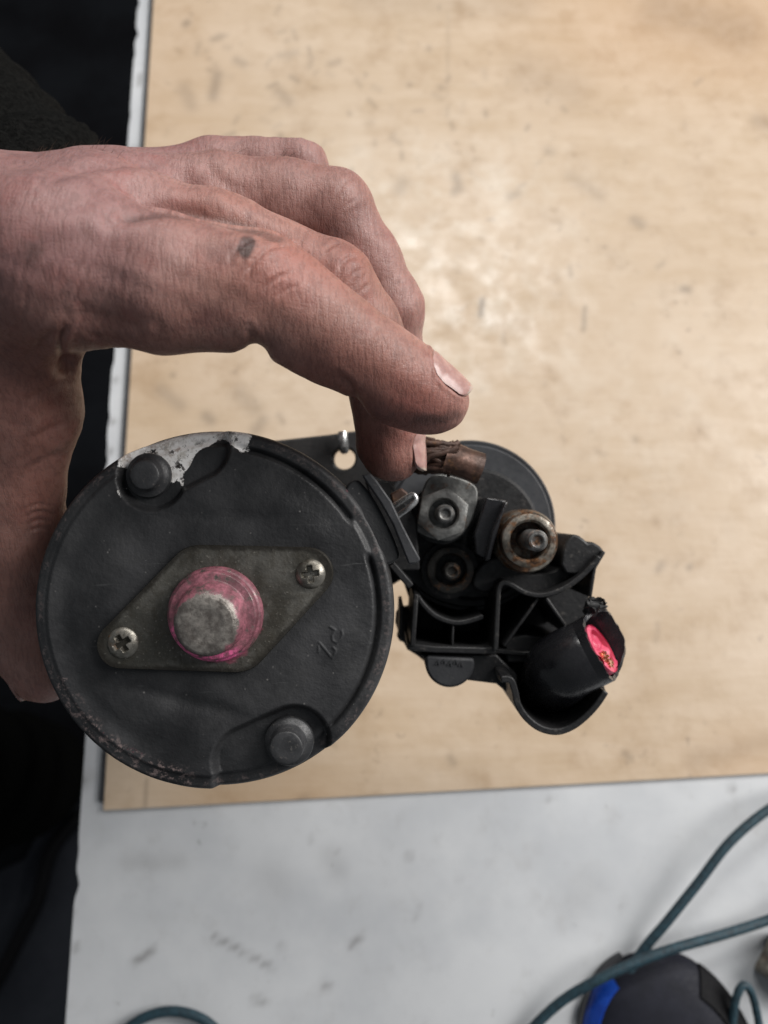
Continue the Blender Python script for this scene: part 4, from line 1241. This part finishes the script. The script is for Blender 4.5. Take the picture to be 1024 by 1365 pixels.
def nail(A, B, nrm, v0, v1, half, dirt=0.3, dr=0.0):
    a = np.array(A[:3]); b = np.array(B[:3]); ax = (b - a) / np.linalg.norm(b - a)
    nrm = np.array(nrm, float); nrm -= ax * (nrm @ ax); nrm /= np.linalg.norm(nrm); side = np.cross(ax, nrm)
    nu, nv_ = 25, 25
    u = np.linspace(-1, 1, nu); v = np.linspace(0, 1, nv_)
    Ug, Vg = np.meshgrid(u, v, indexing='ij')
    # rounded outline
    wid = np.interp(Vg, [0, .08, .2, .4, .75, .9, 1.0], [.45, .74, .92, 1, .98, .86, .62])
    ang = Ug * wid * half
    L = v0 + (v1 - v0) * Vg - .6 * (Ug ** 2) * sstep(.8, 1.0, Vg)
    dirs = np.cos(ang)[..., None] * nrm + np.sin(ang)[..., None] * side
    org = b + ax * L[..., None]
    rs = np.linspace(2, 13, 90)
    prof = np.full(Ug.shape, 0.0); done = np.zeros(Ug.shape, bool)
    prev = None
    for r in rs:
        d = sample((org + dirs * r).reshape(-1, 3)).reshape(Ug.shape)
        if prev is not None:
            hit = (prev < 0) & (d >= 0) & ~done
            prof = np.where(hit, r - (rs[1] - rs[0]) * d / (d - prev), prof); done |= hit
        prev = d
    r_mid = prof[:, nv_ // 3][:, None]
    r_line = r_mid - (Vg - .33) * 1.3 - 1.6 * (Vg - .33) ** 2
    prof = np.where(Vg > .33, np.maximum(prof, r_line), prof)
    lift = .22 * (1 - np.abs(Ug) ** 4) * sstep(0, .15, Vg) - .02 + dr
    P = org + dirs * (prof + lift)[..., None]
    Pin = org + dirs * (prof - .75)[..., None]
    V = np.concatenate([P.reshape(-1, 3), Pin.reshape(-1, 3)]) / 1000
    idx = np.arange(nu * nv_).reshape(nu, nv_); F = []
    for k in (0, nu * nv_):
        F += (np.stack([idx[:-1, :-1], idx[1:, :-1], idx[1:, 1:], idx[:-1, 1:]], -1).reshape(-1, 4) + k).tolist()
    ring = list(idx[:, 0]) + list(idx[-1, 1:]) + list(idx[-2::-1, -1]) + list(idx[0, -2:0:-1])
    for i in range(len(ring)):
        j = (i + 1) % len(ring); F.append((ring[i], ring[j], ring[j] + nu * nv_, ring[i] + nu * nv_))
    o = mk('fingernail', V, F, M['nail'], hand, sharp=60)
    e = sstep(.90, .97, Vg); dd = np.maximum(sstep(.78, 1.0, np.abs(Ug)), np.maximum(sstep(.10, 0, Vg), sstep(.96, 1, Vg))) * dirt * 2
    add_attr(o, 'edge', np.concatenate([e.ravel()] * 2)); add_attr(o, 'dirt', np.concatenate([dd.ravel()] * 2))
    return o


for nl3 in NAILS: nail(*nl3)

# sleeve
A = cs(-12, 345, 228); B = cs(-235, 15, 335)
ax = (B - A); Ls = np.linalg.norm(ax); ax /= Ls
e1 = np.array([0.646, 0.763, 0.0]); e1 -= ax * (e1 @ ax); e1 /= np.linalg.norm(e1); e2 = np.cross(ax, e1)
nS, nA = 90, 120
V = []; F = []
an = np.linspace(0, 2 * np.pi, nA, endpoint=False)
for i in range(nS):
    s = i / (nS - 1); L = s * 0.17
    r1 = .0455 - .004 * s; r2 = .033 + .004 * s
    cuff = .0016 * sstep(.14, .11, s) - .0016 * np.exp(-((s - .125) / .012) ** 2)
    roll = -.004 * (1 - math.sqrt(max(0, 1 - max(0, (0.03 - s) / .03) ** 2)))
    fold = .0016 * np.sin(L * 210 + 1.6 * np.sin(an * 2) + an) * sstep(.12, .3, s) + .0008 * np.sin(L * 480 + 3 * np.cos(an))
    tuck = .0006 * np.sin(an * 40) * sstep(.12, .10, s)
    face = np.maximum(0, (e1[2] * np.cos(an) + e2[2] * np.sin(an))); face2 = np.maximum(0, e1[0] * np.cos(an) + e2[0] * np.sin(an))
    V.append(A + ax * L - ax * (.030 * (1 - s) * face)[:, None] + e1 * ((r1 + cuff + roll + fold + tuck) * np.cos(an))[:, None] + e2 * ((r2 + cuff + roll + fold + tuck) * np.sin(an))[:, None])
V.append(A + ax * .02 + e1 * (.040 * np.cos(an))[:, None] + e2 * (.028 * np.sin(an))[:, None])
V = np.concatenate([V[-1]] + V[:-1])
for i in range(nS):
    for j in range(nA):
        k = (j + 1) % nA
        F.append((i * nA + j, i * nA + k, (i + 1) * nA + k, (i + 1) * nA + j))
mk('sleeve', V, F, M['sleeve'], person, sharp=80, label='black fleece sleeve with turned cuff')

# fine hairs on the back of the hand
hs = []
cand = np.where((facing > -0.15) & (facing < 0.22) & (((hx > 40) & (hx < 165) & (hy < 215)) | ((hx > 280) & (hx < 400) & (hy < 230))))[0]
for i in rng.choice(cand, 70):
    b = co[i] / 1000 - no[i] * .0002
    t1 = np.array([.7, .25, .1]) + rng.normal(0, .25, 3); L = rng.uniform(.001, .0026)
    d = no[i] * .55 + t1 * .6
    hs.append(tube([b, b + d * L * .5, b + (d * .8 + t1 * .4) * L], [.000035, .00003, .00001], 4))
hair_mat = mat_paint('brown_hair', (0.05, 0.03, 0.02), (0.08, 0.05, 0.03), 0.4, 0.6)
hr = mk('hair', *join(*hs), hair_mat, person); hr['kind'] = 'stuff'

# trouser leg of the same person, low beside the bench
lp0 = ray_plane(-70, 1040, FLOOR_Z + .35)
V = []; F = []
nA = 64; an = np.linspace(0, 2 * np.pi, nA, endpoint=False)
for i in range(40):
    s = i / 39; z = FLOOR_Z + s * .5
    r = .075 + .02 * s + .004 * np.sin(z * 60 + 2 * np.sin(an)) + .003 * np.sin(3 * an + z * 20)
    V.append(np.stack([lp0[0] - .05 + r * np.cos(an), lp0[1] + r * np.sin(an) * 1.1, np.full(nA, z)], 1))
for i in range(39):
    for j in range(nA):
        k = (j + 1) % nA
        F.append((i * nA + j, i * nA + k, (i + 1) * nA + k, (i + 1) * nA + j))
F.append(tuple(39 * nA + j for j in range(nA)))
Vw = np.concatenate(V)
Rm = CAMN[:3, :3]; Vc = (Vw - CAMN[:3, 3]) @ Rm
mk('trouser_leg', Vc, F, M['trouser'], person, sharp=80)

# ------------------------------------------------------------------ things lying on the bench
def rope(name, pts, r, label, cat='cord', group=None, mat='cord'):
    P = []
    for (x, y, z) in pts: P.append(ray_plane(x, y, z))
    P = smooth_poly(P, 28)
    V, F = tube(P, r, 20, mod=lambda a, s: 1 + .05 * np.abs(np.sin(3 * a + s * 700)) + .05 * np.abs(np.sin(3 * a - s * 700)))
    return w_obj(name, V, F, M[mat], tuple(P[0]), label, cat, sharp=70)


rope('braided_cord', [(1120, 1040, .012), (1060, 1062, .015), (1018, 1084, .017), (972, 1124, .017), (930, 1178, .014), (890, 1228, .011), (852, 1275, .0068), (828, 1330, .0052), (820, 1400, .005)], .0020,
     'straight blue green braided cord slanting down to the charcoal housing', 'cord')
rope('braided_cord', [(1120, 1180, .014), (1060, 1212, .012), (1020, 1228, .010), (960, 1247, .014), (900, 1264, .0165), (850, 1282, .0165), (800, 1305, .015), (750, 1334, .010), (706, 1375, .0065), (660, 1430, .0055)], .0020,
     'blue green braided cord crossing over the other cord and the charcoal housing', 'cord')
rope('braided_cord', [(140, 1420, .005), (170, 1372, .0055), (205, 1352, .006), (240, 1349, .006), (275, 1362, .0055), (300, 1390, .005), (310, 1430, .005)], .0020,
     'short arch of blue green cord on bare worktop, far from the housing', 'cord')
rope('thin_cord_loop', [(968, 1430, .006), (976, 1370, .010), (981, 1333, .013), (990, 1314, .014), (1000, 1320, .013), (1008, 1345, .010), (1018, 1400, .006)], .0016,
     'narrow upright loop of teal cord beside the charcoal housing', 'cord')

# rounded tool housing, bottom right
tc = ray_plane(905, 1474, 0.0)
thg = thing('tool_housing', 'rounded charcoal tool housing with blue side stripe lying under the cord', 'tool', tuple(tc), 'world')
nU, nW = 72, 30
def shell(u, w, grow=0.0):
    """u around (0..2pi), w from 0 rim to 1 top"""
    a, b, h = .040 + grow, .060 + grow, .0135 + grow
    ca, sa = np.cos(u), np.sin(u)
    rr = np.cos(w * np.pi / 2) ** .75
    x = np.sign(ca) * np.abs(ca) ** .85 * a * rr; y = np.sign(sa) * np.abs(sa) ** .9 * b * rr
    rot = R(10)
    return np.stack([tc[0] + x * math.cos(rot) - y * math.sin(rot), tc[1] + x * math.sin(rot) + y * math.cos(rot), .0005 + h * np.sin(w * np.pi / 2) ** .8], -1)
def shell_patch(u0, u1, w0, w1, nu, nw, grow):
    Ug, Wg = np.meshgrid(np.linspace(u0, u1, nu), np.linspace(w0, w1, nw), indexing='ij')
    V = np.concatenate([shell(Ug, Wg, grow).reshape(-1, 3), shell(Ug, Wg, -.001).reshape(-1, 3)])
    idx = np.arange(nu * nw).reshape(nu, nw); F = []
    for k in (0, nu * nw): F += (np.stack([idx[:-1, :-1], idx[1:, :-1], idx[1:, 1:], idx[:-1, 1:]], -1).reshape(-1, 4) + k).tolist()
    ring = list(idx[:, 0]) + list(idx[-1, 1:]) + list(idx[-2::-1, -1]) + list(idx[0, -2:0:-1])
    for i in range(len(ring)):
        j = (i + 1) % len(ring); F.append((ring[i], ring[j], ring[j] + nu * nw, ring[i] + nu * nw))
    return V, F
u = np.linspace(0, 2 * np.pi, nU, endpoint=False); V = []; F = []
for i in range(nW): V.append(shell(u, np.full(nU, i / nW * .995)))
V = np.concatenate(V)
for i in range(nW - 1):
    for j in range(nU):
        k = (j + 1) % nU; F.append((i * nU + j, i * nU + k, (i + 1) * nU + k, (i + 1) * nU + j))
F.append(tuple((nW - 1) * nU + j for j in range(nU))); F.append(tuple(range(nU)))
mk('shell', V, F, M['tool'], thg, sharp=50)
mk('blue_stripe', *shell_patch(R(112), R(170), .10, .36, 30, 10, .0008), M['blue'], thg, sharp=50)
mk('grip_pad', *shell_patch(R(100), R(190), .0, .09, 30, 6, .0022), M['rubber'], thg, sharp=50)
mk('vent_slot', *shell_patch(R(14), R(58), .12, .50, 20, 10, .0010), M['blackcord'], thg, sharp=50)

# worn metal block at the right edge
bp = [ray_plane(x, y, 0) for x, y in ((1000, 1292), (1026, 1240), (1090, 1262), (1066, 1330))]
V = [p + np.array([0, 0, .0006]) for p in bp] + [p * 1 + np.array([0.001, 0.001, .016]) for p in bp]
w_obj('metal_block', V, [(0, 1, 2, 3), (4, 5, 6, 7), (0, 1, 5, 4), (1, 2, 6, 5), (2, 3, 7, 6), (3, 0, 4, 7)], M['worn'], tuple(bp[0]), 'worn dull metal block lying on the worktop beside the cord loop', 'metal block', bevel=0.002)

mp = [ray_plane(x, y, FLOOR_Z + .006) for x, y in ((118, 1005), (76, 1032), (62, 1090), (34, 1145), (-60, 1190), (-200, 1300), (-200, 1560), (200, 1560), (200, 1005))]  # patch added to make this part of the dark floor lighter
V = mp + [p - np.array([0, 0, .0055]) for p in mp]; nm_ = len(mp)
w_obj('floor_patch', V, [tuple(range(nm_)), tuple(range(nm_, 2 * nm_))] + [(i, (i + 1) % nm_, nm_ + (i + 1) % nm_, nm_ + i) for i in range(nm_)], M['floorpatch'], tuple(mp[4]), 'dark blue grey patch added on the floor beside the workbench', 'floor patch')
# black cable trailing over the floor beside the bench
P = smooth_poly([ray_plane(x, y, FLOOR_Z + .017) for x, y in ((110, 1085), (85, 1110), (64, 1145), (50, 1200), (25, 1250), (5, 1290), (-30, 1350))], 16)
V, F = tube(P, .010, 14)
w_obj('floor_cable', V, F, M['blackcord'], tuple(P[0]), 'thick black cable trailing over the dark floor beside the workbench', 'cable')
